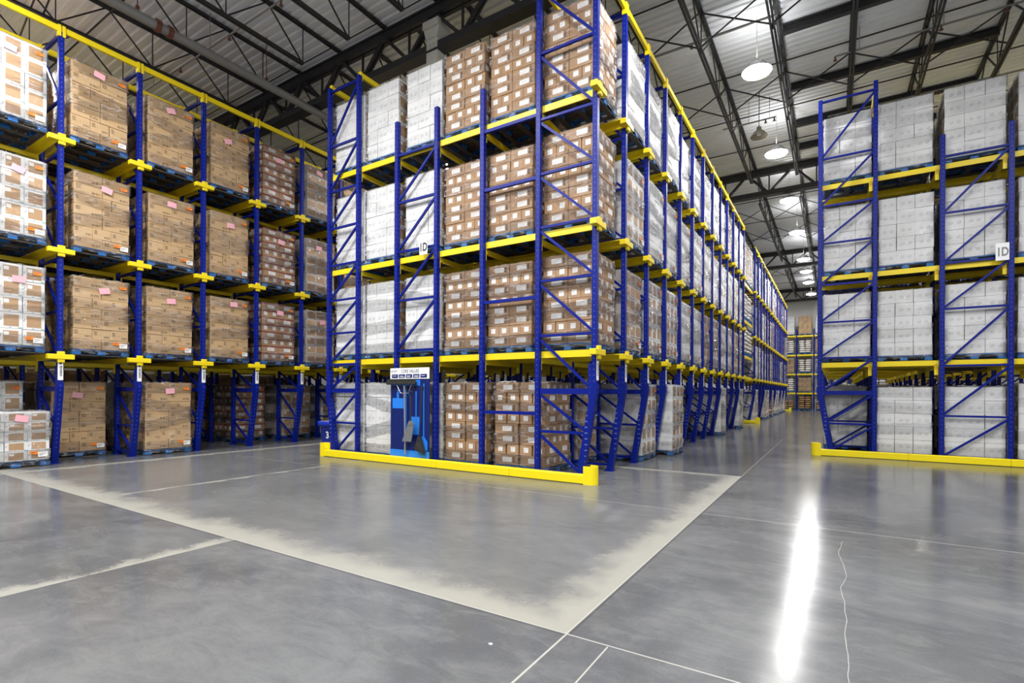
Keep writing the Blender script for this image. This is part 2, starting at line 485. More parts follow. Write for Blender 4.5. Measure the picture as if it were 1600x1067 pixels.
gm = girder_mesh()
for g in GIRD: struct('ceiling_girder', gm, (-8.5 + 3.5 / 4, g, 0), 'dark steel joist girder spanning across the roof')
mb = MB(); mb.box(-0.18, 0.18, -0.18, 0.18, 0, 10.75); mb.box(-0.25, 0.25, -0.25, 0.25, 10.6, 10.78); mb.box(-0.3, 0.3, -0.3, 0.3, 0, 0.02)
mb.prism([(-0.25, 10.6), (0.25, 10.6), (0.18, 10.35), (-0.18, 10.35)], 1, -0.2, 0.2)
cm = mb.mesh('column', M['column'])
struct('column', cm, (-8.5, 9.86, 0), 'cream square steel column rising behind the white cartons of the 1D rack')
struct('column', cm, (-1.42, 54.6, 0), 'white column against the end wall')

mb = MB()                                              # deep roof beams across, right of the aisle
mb.box(-2.4, 2.4, -0.07, 0.07, 0, 0.03); mb.box(-2.4, 2.4, -0.012, 0.012, 0.03, 0.2); mb.box(-2.4, 2.4, -0.07, 0.07, 0.2, 0.23)
bm_ = mb.mesh('roof_beam', M['steel'])
for yy in (15.1, 18.1, 20.6, 22.6): struct('ceiling_beam', bm_, (1.24, yy, DZ - 0.26), 'dark steel beam between joists under the roof')
mb = MB()                                              # bridging lines
mb.bar((-21, 0, 0), (21, 0, 0), 0.03, 0.03)
br = mb.mesh('bridging', M['steel'])
for yy in (1.5, 5.5, 12.6, 16.6, 19.3, 21.9, 28, 31.5, 35, 43, 46.5, 50): struct('ceiling_bridging', br, (-8, yy, DZ - 0.1), 'thin steel bridging rod across the joists')
for yy in (4.2, 13.4, 17.2, 29, 33, 43):               # crossed bridging between neighbouring joists
    mb = MB()
    for i in range(10):
        x = -2.88 + 1.63 * (i - 6)
        if yy > 9: mb.bar((x, 0, 0), (x + 1.63, 0, 0.9), 0.03, 0.03); mb.bar((x, 0.04, 0.9), (x + 1.63, 0.04, 0), 0.03, 0.03)
        else:
            x = -17.3 + 1.8 * i
            mb.bar((x, 0, 0), (x + 1.8, 0, 0.9), 0.03, 0.03); mb.bar((x, 0.04, 0.9), (x + 1.8, 0.04, 0), 0.03, 0.03)
    struct('ceiling_bridging', mb.mesh('crossed_bridging', M['steel']), (0, yy, ZB + 0.05), 'crossed steel bridging between the roof joists')

# sprinkler pipes -------------------------------------------------------------
o = link('sprinkler_main', None, None, (-13.13, -6, 9.9))
tag(o, 'thick grey sprinkler main under the roof, with red couplings, over the far aisle', 'pipe')
mb = MB(); mb.tube([(0, 0, 0), (0, 19.5, 0)], 0.105, 16); link('pipe', mb.mesh('main_pipe', M['galv']), o)
for yy in (11.55, 11.8):
    mb = MB(); mb.tube([(0, yy - 0.05, 0), (0, yy + 0.05, 0)], 0.14, 16); mb.box(-0.17, 0.17, yy - 0.03, yy + 0.03, -0.03, 0.03)
    link('coupling', mb.mesh('coupling', M['rust']), o)
for yy in (8.0, 11.15, 14.2):
    mb = MB(); mb.tube([(0, yy, 0.1), (0, yy, 1.31)], 0.012, 6); mb.box(-0.03, 0.03, yy - 0.03, yy + 0.03, 0.1, 0.2); link('hanger', mb.mesh('hanger', M['rust']), o)


def branch(x0, x1, y, z, r, heads, label):
    o = link('sprinkler_branch', None, None, (x0, y, z)); tag(o, label, 'pipe', 'sprinkler branch pipes')
    b = MB(); b.tube([(0, 0, 0), (x1 - x0, 0, 0)], r, 10)
    for t in (0.12, 0.5, 0.88): b.tube([((x1 - x0) * t, 0, 0), ((x1 - x0) * t, 0, DZ - z - 0.01)], 0.008, 5)
    link('pipe', b.mesh('branch_pipe', M['galv']), o)
    for hx in heads:
        b = MB(); b.tube([(hx - x0, 0, 0), (hx - x0, 0, -0.09)], 0.02, 8); b.lathe([(0.0, -0.09), (0.045, -0.10), (0.045, -0.12), (0.0, -0.125)], 10, 0, (hx - x0, 0, 0))
        link('sprinkler_head', b.mesh('head', M['rust']), o)


branch(-16, -1.2, 13.9, 10.75, 0.035, [-3.2], 'pale sprinkler pipe crossing the aisle nearest the camera')
branch(-3.2, -1.6, 18.4, 10.45, 0.025, [-1.65, -1.9], 'short pale sprinkler pipe ending beside the unlit dome lamp')
branch(0.0, 4.5, 16.2, 10.6, 0.025, [0.0, 2.2, 3.4], 'pale sprinkler pipe with rusty heads above the white carton rack')
branch(-0.2, 4.5, 19.6, 10.6, 0.025, [-0.1, 1.6, 2.6, 3.9], 'second pale sprinkler pipe above the white carton rack, farther back')
branch(-17.5, -9.5, 6.9, 10.3, 0.02, [-15, -12.6, -10.5], 'thin sprinkler pipe across the joists over the far aisle')

# lamps -------------------------------------------------------------------------
hb = MB(); hb.lathe([(0.0, 0.30), (0.05, 0.30), (0.06, 0.22), (0.18, 0.20), (0.26, 0.12), (0.36, 0.02), (0.37, 0.0), (0.35, 0.0)], 24)
hb.tube([(0, 0, 0.28), (0, 0, DZ - LAMP_Z - 0.02)], 0.008, 6)
for k in range(10):
    t = k * math.pi / 5; hb.bar((0.06 * math.cos(t), 0.06 * math.sin(t), 0.21), (0.19 * math.cos(t), 0.19 * math.sin(t), 0.17), 0.008, 0.08)
hmesh = hb.mesh('lamp_housing', M['hub'])
lb = MB(); lb.lathe([(0.355, 0.012), (0.33, -0.03), (0.18, -0.09), (0.0, -0.11)], 24); lmesh = lb.mesh('lamp_lens', M['lens'])
ld = bpy.data.lights.new('high_bay', 'AREA'); ld.shape = 'DISK'; ld.size = 0.6; ld.energy = LAMP_W; ld.color = (1.0, 0.985, 0.965)
ORD = ['first', 'second', 'third', 'fourth', 'fifth', 'sixth', 'seventh', 'eighth', 'ninth', 'tenth', 'eleventh', 'twelfth', 'thirteenth', 'fourteenth', 'fifteenth']


lu = bpy.data.lights.new('added_uplight', 'AREA'); lu.shape = 'DISK'; lu.size = 0.4; lu.energy = LAMP_W * 0.045; lu.color = (1.0, 0.98, 0.95)  # added upward light above each housing, brightens the roof deck


la = ld.copy(); la.energy = LAMP_W * 0.36


def lamp(x, y, label, up=True):
    o = link('high_bay_lamp', None, None, (x, y, LAMP_Z)); tag(o, label, 'lamp', 'lit high bay lamps')
    link('housing', hmesh, o); link('lens', lmesh, o)
    link('lamp_light', la if -3 < x < 0 and y > 6 else ld, o, (0, 0, -0.12))
    if up:
        u = link('added_roof_light', lu, o, (0, 0, 0.36)); u.rotation_euler = (math.pi, 0, 0)


for i, (x, y) in enumerate(LAMPS_AISLE): lamp(x, y, ['lit high bay lamp nearest the camera over the right aisle', None][0] if i == 0 else f'{ORD[i]} lit high bay lamp down the aisle beside the 1D rack')
for i, (x, y) in enumerate(LAMPS_OTHER): lamp(x, y, 'lit high bay lamp outside the picture, or added to light the end wall', x > -3)
o = link('dome_lamp', None, None, (-2.05, 18.0, 9.75)); tag(o, 'unlit brownish dome lamp hanging near the first two lit lamps', 'lamp')
b = MB(); b.lathe([(0.0, 0.30), (0.07, 0.30), (0.08, 0.2), (0.16, 0.14), (0.26, 0.0), (0.25, 0.0), (0.15, 0.13), (0.07, 0.19)], 24); link('shade', b.mesh('dome_shade', M['dome']), o)
b = MB(); b.tube([(0, 0, 0.19), (0, 0, 0.06)], [0.05, 0.07], 12); link('bulb', b.mesh('dome_bulb', M['plate']), o)
b = MB(); b.tube([(0, 0, 0.3), (0, 0, 1.44)], 0.012, 6); link('stem', b.mesh('dome_stem', M['steel']), o)

# ------------------------------------------------------------------ pallets, cartons, wrapped loads
SL = {}


def pallet_mesh(a, b):
    k = (round(a, 2), round(b, 2))
    if k in SL: return SL[k]
    m = MB()
    n = 7; w = b / n
    for i in range(n): m.box(-a / 2, a / 2, -b / 2 + i * w + 0.012, -b / 2 + (i + 1) * w - 0.012, 0.115, 0.137, 0 if i in (0, n - 1) else 1)
    for x in (-a / 2, a / 2 - 0.012): m.box(x, x + 0.012, -b / 2 + 0.012, b / 2 - 0.012, 0.108, 0.132)
    for x in (-a / 2 + 0.07, 0, a / 2 - 0.07):
        m.box(x - 0.05, x + 0.05, -b / 2, b / 2, 0.095, 0.115, 1)
        m.box(x - 0.05, x + 0.05, -b / 2, b / 2, 0.0, 0.02, 1)
        for y in (-b / 2 + 0.075, 0, b / 2 - 0.075): m.rbox(x - 0.07, x + 0.07, y - 0.075, y + 0.075, 0.02, 0.095, 0.006)
    for y in (-b / 2 + 0.06, b / 2 - 0.06): m.box(-a / 2, a / 2, y - 0.05, y + 0.05, 0.0, 0.018, 1)
    SL[k] = m.mesh('pallet', [M['pallet'], M['oldwood']]); return SL[k]


def scrawl(m, d, axis, sg, u, z, w, h, mat, rows=2, rg=None):
    """a few short dashes: printing too small to read"""
    rg = rg or random.Random(3)
    for r in range(rows):
        x = u
        while x < u + w:
            s_ = rg.uniform(0.2, 0.45) * w
            m.side(d, axis, sg, x, min(x + s_, u + w), z - r * h * 1.7, z - r * h * 1.7 + h, mat, 0.0016)
            x += s_ + 0.12 * w


def carton(kind, a, b, h, m, c=(0, 0, 0), fast=False, rot=False, seed=0):
    """adds one carton with its printing to MB m; a x b x h, base centre at c; rot: turned a quarter"""
    t = MB(); rg = random.Random(seed + 11)
    d = (a, b, h)
    (t.box(-a / 2, a / 2, -b / 2, b / 2, 0, h, 0) if fast else t.rbox(-a / 2, a / 2, -b / 2, b / 2, 0, h, 0.006, 0))
    if kind == 'plain':
        for sg in (1, -1):
            for ax, w in ((0, b), (1, a)):
                scrawl(t, d, ax, sg, w * 0.55, h * 0.5, w * 0.2, 0.009, 2, 2, rg)
    if kind in ('white', 'pale'):
        g = 0.17 if kind == 'white' else 0.08
        for sg in (1, -1):
            t.side(d, 0, sg, b * g, b * (1 - g), h * 0.15, h * (1 - 0.13), 1)
            if not fast:
                t.side(d, 0, sg, b * 0.035, b * 0.075, h * 0.50, h * 0.56, 3); t.side(d, 0, sg, b * 0.06, b * 0.10, h * 0.60, h * 0.66, 2)
                t.side(d, 0, sg, b * 0.80, b * 0.97, h * 0.05, h * 0.09, 4); t.side(d, 0, sg, b * 0.4, b * 0.5, h * 0.05, h * 0.09, 2)
                (seed == 0) and t.side(d, 0, sg, b * 0.2, b * 0.42, h * 0.58, h * 0.8, 5, 0.002)
            for q, u in enumerate((0.22, 0.62)):
                uu = a * u + rg.uniform(-.01, .01); zz = h * 0.5
                t.side(d, 1, sg, uu, uu + 0.035, zz, zz + 0.008, 2); t.side(d, 1, sg, uu + 0.03, uu + 0.05, zz + 0.025, zz + 0.033, 2)
                t.side(d, 1, sg, uu + 0.005, uu + 0.05, zz - 0.028, zz - 0.020, 2)
                t.side(d, 1, sg, uu + 0.055, uu + 0.063, zz - 0.02, zz + 0.02, 2)
    elif kind == 'kraft':
        for sg in (1, -1):
            for ax, w in ((0, b), (1, a)):
                scrawl(t, d, ax, sg, w * 0.62, h * 0.30, w * 0.30, 0.014, 2, 2, rg)
                scrawl(t, d, ax, sg, w * 0.08, h * 0.74, w * 0.16, 0.018, 2, 3, rg)
                if not fast: t.side(d, ax, sg, w * 0.1, w * 0.5, h * 0.45, h * 0.46, 3)
    elif kind in ('brown', 'red'):
        for sg in (1, -1):
            for ax, w in ((0, b), (1, a)):
                lw = 0.21 if w > 0.4 else 0.10; u = (w - lw) / 2 + (0.02 if w > 0.4 else rg.uniform(-.03, .03))
                t.side(d, ax, sg, u, u + lw, h * 0.30, h * 0.78, 1)
                if not fast:
                    for q in range(3): t.side(d, ax, sg, u + lw * 0.1, u + lw * (0.9 - 0.2 * q), h * (0.66 - 0.13 * q), h * (0.685 - 0.13 * q), 3, 0.002)
                if w > 0.4 and kind == 'brown': t.side(d, ax, sg, u + lw + 0.02, u + lw + 0.06, h * 0.25, h * 0.85, 2)
                if kind == 'red': t.side(d, ax, sg, 0.004, w - 0.004, h * 0.83, h * 0.99, 2)
    R = Matrix.Translation(c) @ (Matrix.Rotation(math.pi / 2, 4, 'Z') if rot else Matrix.Identity(4))
    for f, mi in zip(t.f, t.m): m.f.append(tuple(len(m.v) + i for i in f)); m.m.append(mi); m.sm.append(False)
    m.v += [tuple(R @ Vector(p)) for p in t.v]


CM = {'plain': ['white', 'label', 'print', 'print'], 'white': ['white', 'window', 'print', 'dark', 'green', 'label'], 'pale': ['edge', 'window', 'print', 'dark', 'red', 'label'],
      'kraft': ['kraft', 'tape', 'dark', 'tape'], 'brown': ['brown', 'label', 'dark', 'print'], 'red': ['brown', 'label', 'red', 'print']}
# kind -> layers of (dx, dy, turned) in fractions of a (x) and b (y); carton size there
def layout(kind, a, b, H):
    """cartons of a load a x b x H: list of (x, y, z, turned), carton dims"""
    out = []
    if kind in ('white', 'pale', 'plain'):
        n = 6 if kind == 'pale' else 5; h = H / n; ca, cb = a / 3, b / 3
        for l in range(n):
            for i in range(3):
                for j in range(3):
                    if i == 1 and j == 1 and l < n - 1: continue
                    out.append((-a / 2 + (i + .5) * ca, -b / 2 + (j + .5) * cb, l * h, False))
        return out, (ca - .004, cb - .004, h - .003)
    if kind == 'kraft':
        n = 7; h = H / n; cs = (min(a, b) / 3, max(a, b) / 2)
        for l in range(n):
            if l % 3 != 1:
                for i in range(3):
                    for j in range(2): out.append((-a / 2 + (i + .5) * a / 3, -b / 2 + (j + .5) * b / 2, l * h, False))
            else:
                for i in range(2):
                    for j in range(3): out.append((-a / 2 + (i + .5) * a / 2, -b / 2 + (j + .5) * b / 3, l * h, True))
        return out, (min(a, b) / 3 - .006, min(a, b) / 2 - .006, h - .003)
    n = 8; h = H / n; lo = min(a, b)
    for l in range(n):
        if l in (0, 2, 3, 5, 7) if kind == 'brown' else l % 2 == 0:
            for i in range(2):
                for j in range(4): out.append((-a / 2 + (i + .5) * a / 2, -b / 2 + (j + .5) * b / 4, l * h, False))
        else:
            for i in range(4):
                for j in range(2): out.append((-a / 2 + (i + .5) * a / 4, -b / 2 + (j + .5) * b / 2, l * h, True))
    return out, (lo / 2 - .006, lo / 4 - .004, h - .003)


CMESH = {}


def carton_mesh(kind, dims, v):
    k = (kind, tuple(round(x, 3) for x in dims), v)
    if k not in CMESH:
        m = MB(); carton(kind, *dims, m, seed=v); CMESH[k] = m.mesh(kind + '_carton', [M[x] for x in CM[kind]], False)
    return CMESH[k]


def stack_mesh(kind, a, b, H):
    k = ('stack', kind, round(a, 2), round(b, 2), round(H, 2))
    if k not in CMESH:
        m = MB(); pl, d = layout(kind, a, b, H); rg = random.Random(5)
        for i, (x, y, z, r) in enumerate(pl): carton(kind, *d, m, (x + rg.uniform(-.004, .004), y + rg.uniform(-.004, .004), z), True, r, i)
        CMESH[k] = m.mesh(kind + '_carton_stack', [M[x] for x in CM[kind]], False)
    return CMESH[k]


def film_mesh(a, b, H, v):
    """bands of stretch film round a load plus the skirt over its top edge"""
    k = ('film', round(a, 2), round(b, 2), round(H, 2), v)
    if k in CMESH: return CMESH[k]
    rg = random.Random(v * 17 + 3); m = MB()
    per = [(-a / 2, -b / 2), (a / 2, -b / 2), (a / 2, b / 2), (-a / 2, b / 2)]

    def band(z0, z1, tilt, off):
        n = 9; rows = 4; vs = []; cnt = 0
        for s_ in range(4):
            p, q = per[s_], per[(s_ + 1) % 4]; L = math.hypot(q[0] - p[0], q[1] - p[1])
            nx, ny = (q[1] - p[1]) / L, -(q[0] - p[0]) / L
            for i in range(n):
                t = i / n; cnt += 1
                zc = tilt[s_] + (tilt[(s_ + 1) % 4] - tilt[s_]) * t
                for r in range(rows + 1):
                    w = off + 0.004 * math.sin(7 * t * math.pi + r * 2.1 + v) + rg.uniform(0, 0.006)
                    z = z0 + (z1 - z0) * r / rows + zc
                    ox, oy = nx * w, ny * w
                    if i == 0:
                        pp = per[s_ - 1]; mx, my = (p[1] - pp[1]), -(p[0] - pp[0]); Lm = math.hypot(mx, my); ox += mx / Lm * w; oy += my / Lm * w
                    vs.append((p[0] + (q[0] - p[0]) * t + ox, p[1] + (q[1] - p[1]) * t + oy, min(max(z, -0.10), H + 0.012)))
        R = rows + 1
        m.add(vs, [(i * R + r, ((i + 1) % cnt) * R + r, ((i + 1) % cnt) * R + r + 1, i * R + r + 1) for i in range(cnt) for r in range(rows)], 0, True)
    band(-0.10, 0.22, [0, 0.02, 0.0, -0.02], 0.008)
    c = [rg.uniform(-.22, .22) for _ in range(4)]
    band(H * 0.30, H * 0.30 + 0.28, c, 0.010)
    band(H * 0.60, H * 0.60 + 0.26, [-x for x in c], 0.013)
    band(H - 0.24, H + 0.02, [0, 0, 0, 0], 0.010)
    # gathered lip folded in over the top edge
    n = 10; vs = []; cnt = 0
    for s_ in range(4):
        p, q = per[s_], per[(s_ + 1) % 4]
        for i in range(n):
            t = i / n; cnt += 1; x = p[0] + (q[0] - p[0]) * t; y = p[1] + (q[1] - p[1]) * t
            e = 1 + 0.008; w = 0.80 + rg.uniform(-.05, .05)
            vs += [(x * e, y * e, H + 0.004), (x * w, y * w, H + 0.008 + rg.uniform(0, .03))]
    m.add(vs, [(2 * i, (2 * i + 2) % (2 * cnt), (2 * i + 3) % (2 * cnt), 2 * i + 1) for i in range(cnt)], 0, True)
    CMESH[k] = m.mesh('stretch_wrap', M['film']); return CMESH[k]


def sheet_mesh(w, h, mat, n=''):
    k = ('sheet', w, h, mat)
    if k not in CMESH:
        m = MB(); m.box(-w / 2, w / 2, -0.001, 0.0, -h / 2, h / 2, 0)
        ms = [M[mat], M['ink']]
        if mat in ('orange', 'paper'):
            for q in range(3): m.box(-w * .4, w * (.35 - .2 * q), -0.0018, -0.001, h * (.18 - .2 * q), h * (.25 - .2 * q), 1)
        CMESH[k] = m.mesh(mat + '_sheet', ms)
    return CMESH[k]


def stick(parent, name, w, h, mat, face, a, b, u, z, tilt=0.0):
    """a sheet on face '+x' or '-y' of a load, u from that face's left edge"""
    o = link(name, sheet_mesh(w, h, mat), parent)
    if face == '+x': o.location = (a / 2 + 0.02, -b / 2 + u, z); o.rotation_euler = (0, tilt, math.pi / 2); o.rotation_euler = Matrix.Rotation(math.pi / 2, 4, 'Z').__matmul__(Matrix.Rotation(tilt, 4, 'Y')).to_euler()
    else: o.location = (-a / 2 + u, -b / 2 - 0.02, z); o.rotation_euler = (0, tilt, 0)
    return o


NAMES = {'plain': 'plain_carton_load', 'white': 'white_carton_load', 'pale': 'windowed_carton_load', 'kraft': 'kraft_carton_load', 'brown': 'labelled_carton_load', 'red': 'red_banded_carton_load'}
LOADN = [0]


def load(kind, cx, cy, z, label, group, a=1.05, b=1.02, H=1.60, detail=2, stickers=None, face='+x', rz=0.0):
    """a wrapped load on its blue pallet: thing > pallet, cartons, stretch_wrap, slips"""
    LOADN[0] += 1; rg = random.Random(LOADN[0] * 31)
    o = link(NAMES[kind], None, None, (cx, cy, z), rz + rg.uniform(-.006, .006)); tag(o, label, 'pallet load', group)
    link('pallet', pallet_mesh(a + .01, b + .01), o)
    if detail == 2:
        pl, d = layout(kind, a, b, H)
        for i, (x, y, zz, r) in enumerate(pl):
            c = link('carton', carton_mesh(kind, d, rg.randrange(3)), o, (x + rg.uniform(-.006, .006), y + rg.uniform(-.006, .006), 0.139 + zz), (math.pi / 2 if r else 0) + rg.uniform(-.006, .006))
            if rg.random() < .5 and kind in ('kraft', 'brown'): c.rotation_euler.z += math.pi
    else:
        link('carton_stack', stack_mesh(kind, a, b, H), o, (0, 0, 0.139))
    link('stretch_wrap', film_mesh(a, b, H, rg.randrange(3)), o, (0, 0, 0.139))
    W = b if face == '+x' else a
    if stickers:
        zt = 0.139 + H
        if 'p' in stickers: stick(o, 'pink_slip', 0.20, 0.13, 'pink', face, a, b, W * rg.uniform(.42, .62), zt - rg.uniform(.12, .38), rg.uniform(-.35, .35))
        if 'o' in stickers: stick(o, 'orange_tag', 0.13, 0.06, 'orange', face, a, b, W - 0.12, zt - 0.14)
        if 'w' in stickers:
            stick(o, 'orange_tag', 0.13, 0.06, 'orange', face, a, b, W - 0.24, 0.139 + 0.15); stick(o, 'white_label', 0.15, 0.10, 'paper', face, a, b, W - 0.11, 0.139 + 0.11)
    return o


# ------------------------------------------------------------------ racks
RZ = [0.0, 2.30, 4.50, 6.82]           # top of the rails; floor first
PIT = 1.415
TIER = ['on the floor', 'on the first tier', 'on the second tier', 'on the top tier']


def post_bm(top, lean=0.0, w=0.09, d=0.09, plate=True):
    """upright; lean: the foot is set back by this much below z 1.6 (a slanted leg)"""
    m = MB()
    if lean == 0:
        m.box(-w / 2, w / 2, -d / 2, d / 2, 0, top)
    else:
        m.box(-w / 2, w / 2, -d / 2, d / 2, 1.62, top)
        s_ = 1 if lean > 0 else -1
        # slanted leg, thicker, with its splice up to z 2.1
        poly = [(lean - 0.065, 0), (lean + 0.065, 0), (0.045 if s_ > 0 else 0.045, 1.62), (-0.045, 1.62)]
        m.prism([(lean - 0.06, 0.0), (lean + 0.06, 0.0), (0.06, 1.60), (0.06, 1.70), (-0.06, 1.70), (-0.06, 1.60)], 1, -d / 2 - 0.012, d / 2 + 0.012)
        x0, x1 = (0.045, 0.105) if s_ > 0 else (-0.105, -0.045)
        m.box(x0, x1, -d / 2, d / 2, 1.45, 2.05)
    if plate:
        m.box(lean - 0.09, lean + 0.09, -0.09, 0.09, 0, 0.012)
        for q in (-0.07, 0.07): m.tube([(lean + q, -0.07, 0.012), (lean + q, -0.07, 0.035)], 0.01, 6)
    return m


def uvbox(me):
    """u runs 0..1 across every upright face, for the punched slots"""
    uv = me.uv_layers.new(name='UVMap')
    for p in me.polygons:
        n = p.normal
        co = [me.vertices[me.loops[l].vertex_index].co for l in p.loop_indices]
        key = (lambda c: c.y) if abs(n.x) > abs(n.y) else (lambda c: c.x)
        ks = [key(c) for c in co]; lo, hi = min(ks), max(ks)
        for l, kk in zip(p.loop_indices, ks): uv.data[l].uv = ((kk - lo) / (hi - lo) if hi - lo > 1e-5 else 0, 0)
    return me


PM = {}


def frame(rack, x0, x1, y, top0, top1, lean0, lean1, nodes, up_right, single=True, thick=1.58):
    """upright frame in an x plane: two posts (one mesh) and its zigzag braces. up_right: diagonals climb towards +x"""
    k = ('f', round(x1 - x0, 3), top0, top1, lean0, lean1)
    if k not in PM:
        a = post_bm(top0, lean0); b = post_bm(top1, lean1); W = x1 - x0
        a.v = [(p[0] - W / 2, p[1], p[2]) for p in a.v]; b.v = [(p[0] + W / 2, p[1], p[2]) for p in b.v]
        a.add(b.v, b.f, 0)
        PM[k] = uvbox(a.mesh('upright_frame', M['post']))
    W = x1 - x0
    f = link('upright_frame', PM[k], rack, ((x0 + x1) / 2, y, 0))

    def px(z, s_):                       # inner face of a post at height z
        lean = lean0 if s_ < 0 else lean1
        return s_ * W / 2 + (lean * (1 - z / 1.62) if z < 1.62 else 0) - s_ * 0.03
    parts = []
    for i, z in enumerate(nodes):
        tk = 0.10 if abs(z - thick) < 0.1 and (lean0 or lean1) else 0.045
        parts.append(((px(z, -1), 0, z), (px(z, 1), 0, z), 0.05, tk))
        if i + 1 < len(nodes):
            z2 = nodes[i + 1]
            p, q = ((px(z, -1), 0, z + .03), (px(z2, 1), 0, z2 - .05)) if up_right else ((px(z, 1), 0, z + .03), (px(z2, -1), 0, z2 - .05))
            parts.append((p, q, 0.04, 0.045))
    if single:
        for j, (p, q, w, h) in enumerate(parts):
            kk = k + ('b', j, up_right, tuple(nodes))
            if kk not in PM:
                m = MB(); m.bar(p, q, w, h); PM[kk] = m.mesh('brace', M['blue'])
            link('brace', PM[kk], f)
    else:
        kk = k + ('all', up_right, tuple(nodes))
        if kk not in PM:
            m = MB()
            for p, q, w, h in parts: m.bar(p, q, w, h)
            PM[kk] = m.mesh('bracing', M['blue'])
        link('bracing', PM[kk], f)
    return f


def meshed(key, fn, mat):
    if key not in PM:
        m = MB(); fn(m); PM[key] = m.mesh(str(key[0]), mat)
    return PM[key]


def rail(rack, x0, x1, y, z, sgn):
    """pallet rail along x; the flange reaches from the post towards sgn"""
    def fn(m):
        L = x1 - x0
        m.box(0, L, min(0.05 * sgn, 0.21 * sgn), max(0.05 * sgn, 0.21 * sgn), -0.02, 0)
        m.box(0, L, min(0.05 * sgn, 0.075 * sgn), max(0.05 * sgn, 0.075 * sgn), -0.12, -0.02)
    return link('rail', meshed(('rail', round(x1 - x0, 2), sgn), fn, M['yellow']), rack, (x0, y, z))


def bracket(rack, x, y, z, sgn):
    """the plus-shaped rail bracket on the aisle face of an upright; sgn: +1 faces +x"""
    def fn(m):
        m.rbox(min(0, .05 * sgn), max(0, .05 * sgn), -0.06, 0.06, -0.17, 0.06, 0.006)
        m.rbox(min(-.06 * sgn, .065 * sgn), max(-.06 * sgn, .065 * sgn), -0.22, 0.22, -0.10, 0.0, 0.006)
        m.box(min(0, .056 * sgn), max(0, .056 * sgn), -0.02, 0.02, -0.15, -0.12); m.box(min(0, .056 * sgn), max(0, .056 * sgn), -0.02, 0.02, 0.01, 0.04)
    return link('rail_bracket', meshed(('bracket', sgn), fn, M['yellow']), rack, (x + 0.046 * sgn, y, z - 0.036))


def cross_beam(rack, x, y0, y1, z):
    def fn(m):
        L = y1 - y0
        m.box(-0.03, 0.03, 0, L, -0.09, 0); m.box(-0.035, 0.035, 0.0, 0.03, -0.22, 0.03); m.box(-0.035, 0.035, L - .03, L, -0.22, 0.03)
    return link('cross_beam', meshed(('cross_beam', round(y1 - y0, 3)), fn, M['yellow']), rack, (x, y0, z))


def tie(rack, x, y, z, L, sgn):
    """top tie beam of one bay along y with its two end plates"""
    def fn(m):
        m.rbox(-0.03, 0.03, 0.02, L - 0.02, -0.06, 0.06, 0.005)
        for q in (0.012, L - 0.062): m.box(-0.04, 0.055 * sgn if sgn > 0 else 0.04, q, q + 0.05, -0.16, 0.07)
    return link('tie_beam', meshed(('tie', round(L, 3), sgn), fn, M['yellow']), rack, (x, y, z))


def placard(rack, x, y, z, sgn):
    def fn(m): pass
    k = ('placard', sgn)
    if k not in PM:
        m = MB(); m.box(min(0, .004 * sgn), max(0, .004 * sgn), -0.045, 0.045, -0.2, 0.2, 0)
        rg = random.Random(4); zz = -0.12
        e = 0.0045 * sgn
        while zz < 0.1:
            t = rg.uniform(.006, .02); m.box(min(e, e + .001 * sgn), max(e, e + .001 * sgn), -0.012, 0.028, zz, zz + t, 1); zz += t + rg.uniform(.006, .014)
        m.box(min(e, e + .001 * sgn), max(e, e + .001 * sgn), -0.022, 0.022, 0.13, 0.17, 1)
        PM[k] = m.mesh('location_placard', [M['plate'], M['ink']])
    return link('location_placard', PM[k], rack, (x + sgn * 0.05, y, z))


def strut(rack, x0, x1, y, z, h=0.07):
    return link('top_strut', meshed(('top_strut', round(x1 - x0, 3), h), lambda m: m.box(0, x1 - x0, -0.025, 0.025, -h / 2, h / 2), M['blue']), rack, (x0, y, z))


# ---- rack across the far aisle (kraft cartons), its face towards +x
XL = -13.65; YL = [3.98 + 1.425 * k for k in range(-2, 12)]
LN = [0.10, 0.72, 1.58, 2.20, 3.2, 4.3, 5.4, 6.5, 7.6, 8.95]
rackL = link('pallet_rack', None, None, (0, 0, 0)); tag(rackL, 'blue and yellow drive-in pallet rack of mostly kraft cartons across the far aisle', 'pallet rack')
for k, y in enumerate(YL):
    near = k < 7
    frame(rackL, XL - 1.13, XL, y, 9.0, 9.0, 0, -0.30, LN, False, near)
    frame(rackL, XL - 3.5, XL - 2.35, y, 9.0, 9.0, 0, 0, LN, False, False)
    frame(rackL, XL - 5.9, XL - 4.75, y, 9.0, 9.0, 0, 0, LN, False, False)
    for l in (1, 2, 3):
        bracket(rackL, XL, y, RZ[l] + .03, 1)
        rail(rackL, XL - 7.2, XL + .04, y, RZ[l], 1); rail(rackL, XL - 7.2, XL + .04, y, RZ[l], -1)
    placard(rackL, XL, y, 2.0 - 0.04, 1)
    strut(rackL, XL - 2.4, XL, y, 8.97)
    if k + 1 < len(YL):
        tie(rackL, XL, y, 9.06, 1.425, 1)
        tie(rackL, XL - 1.13, y, 9.06, 1.425, 1)
        if k < 8:
            for l in (1, 2, 3):
                for x in (XL - 1.13, XL - 2.35): cross_beam(rackL, x, y + .05, y + 1.375, RZ[l] - 0.12)

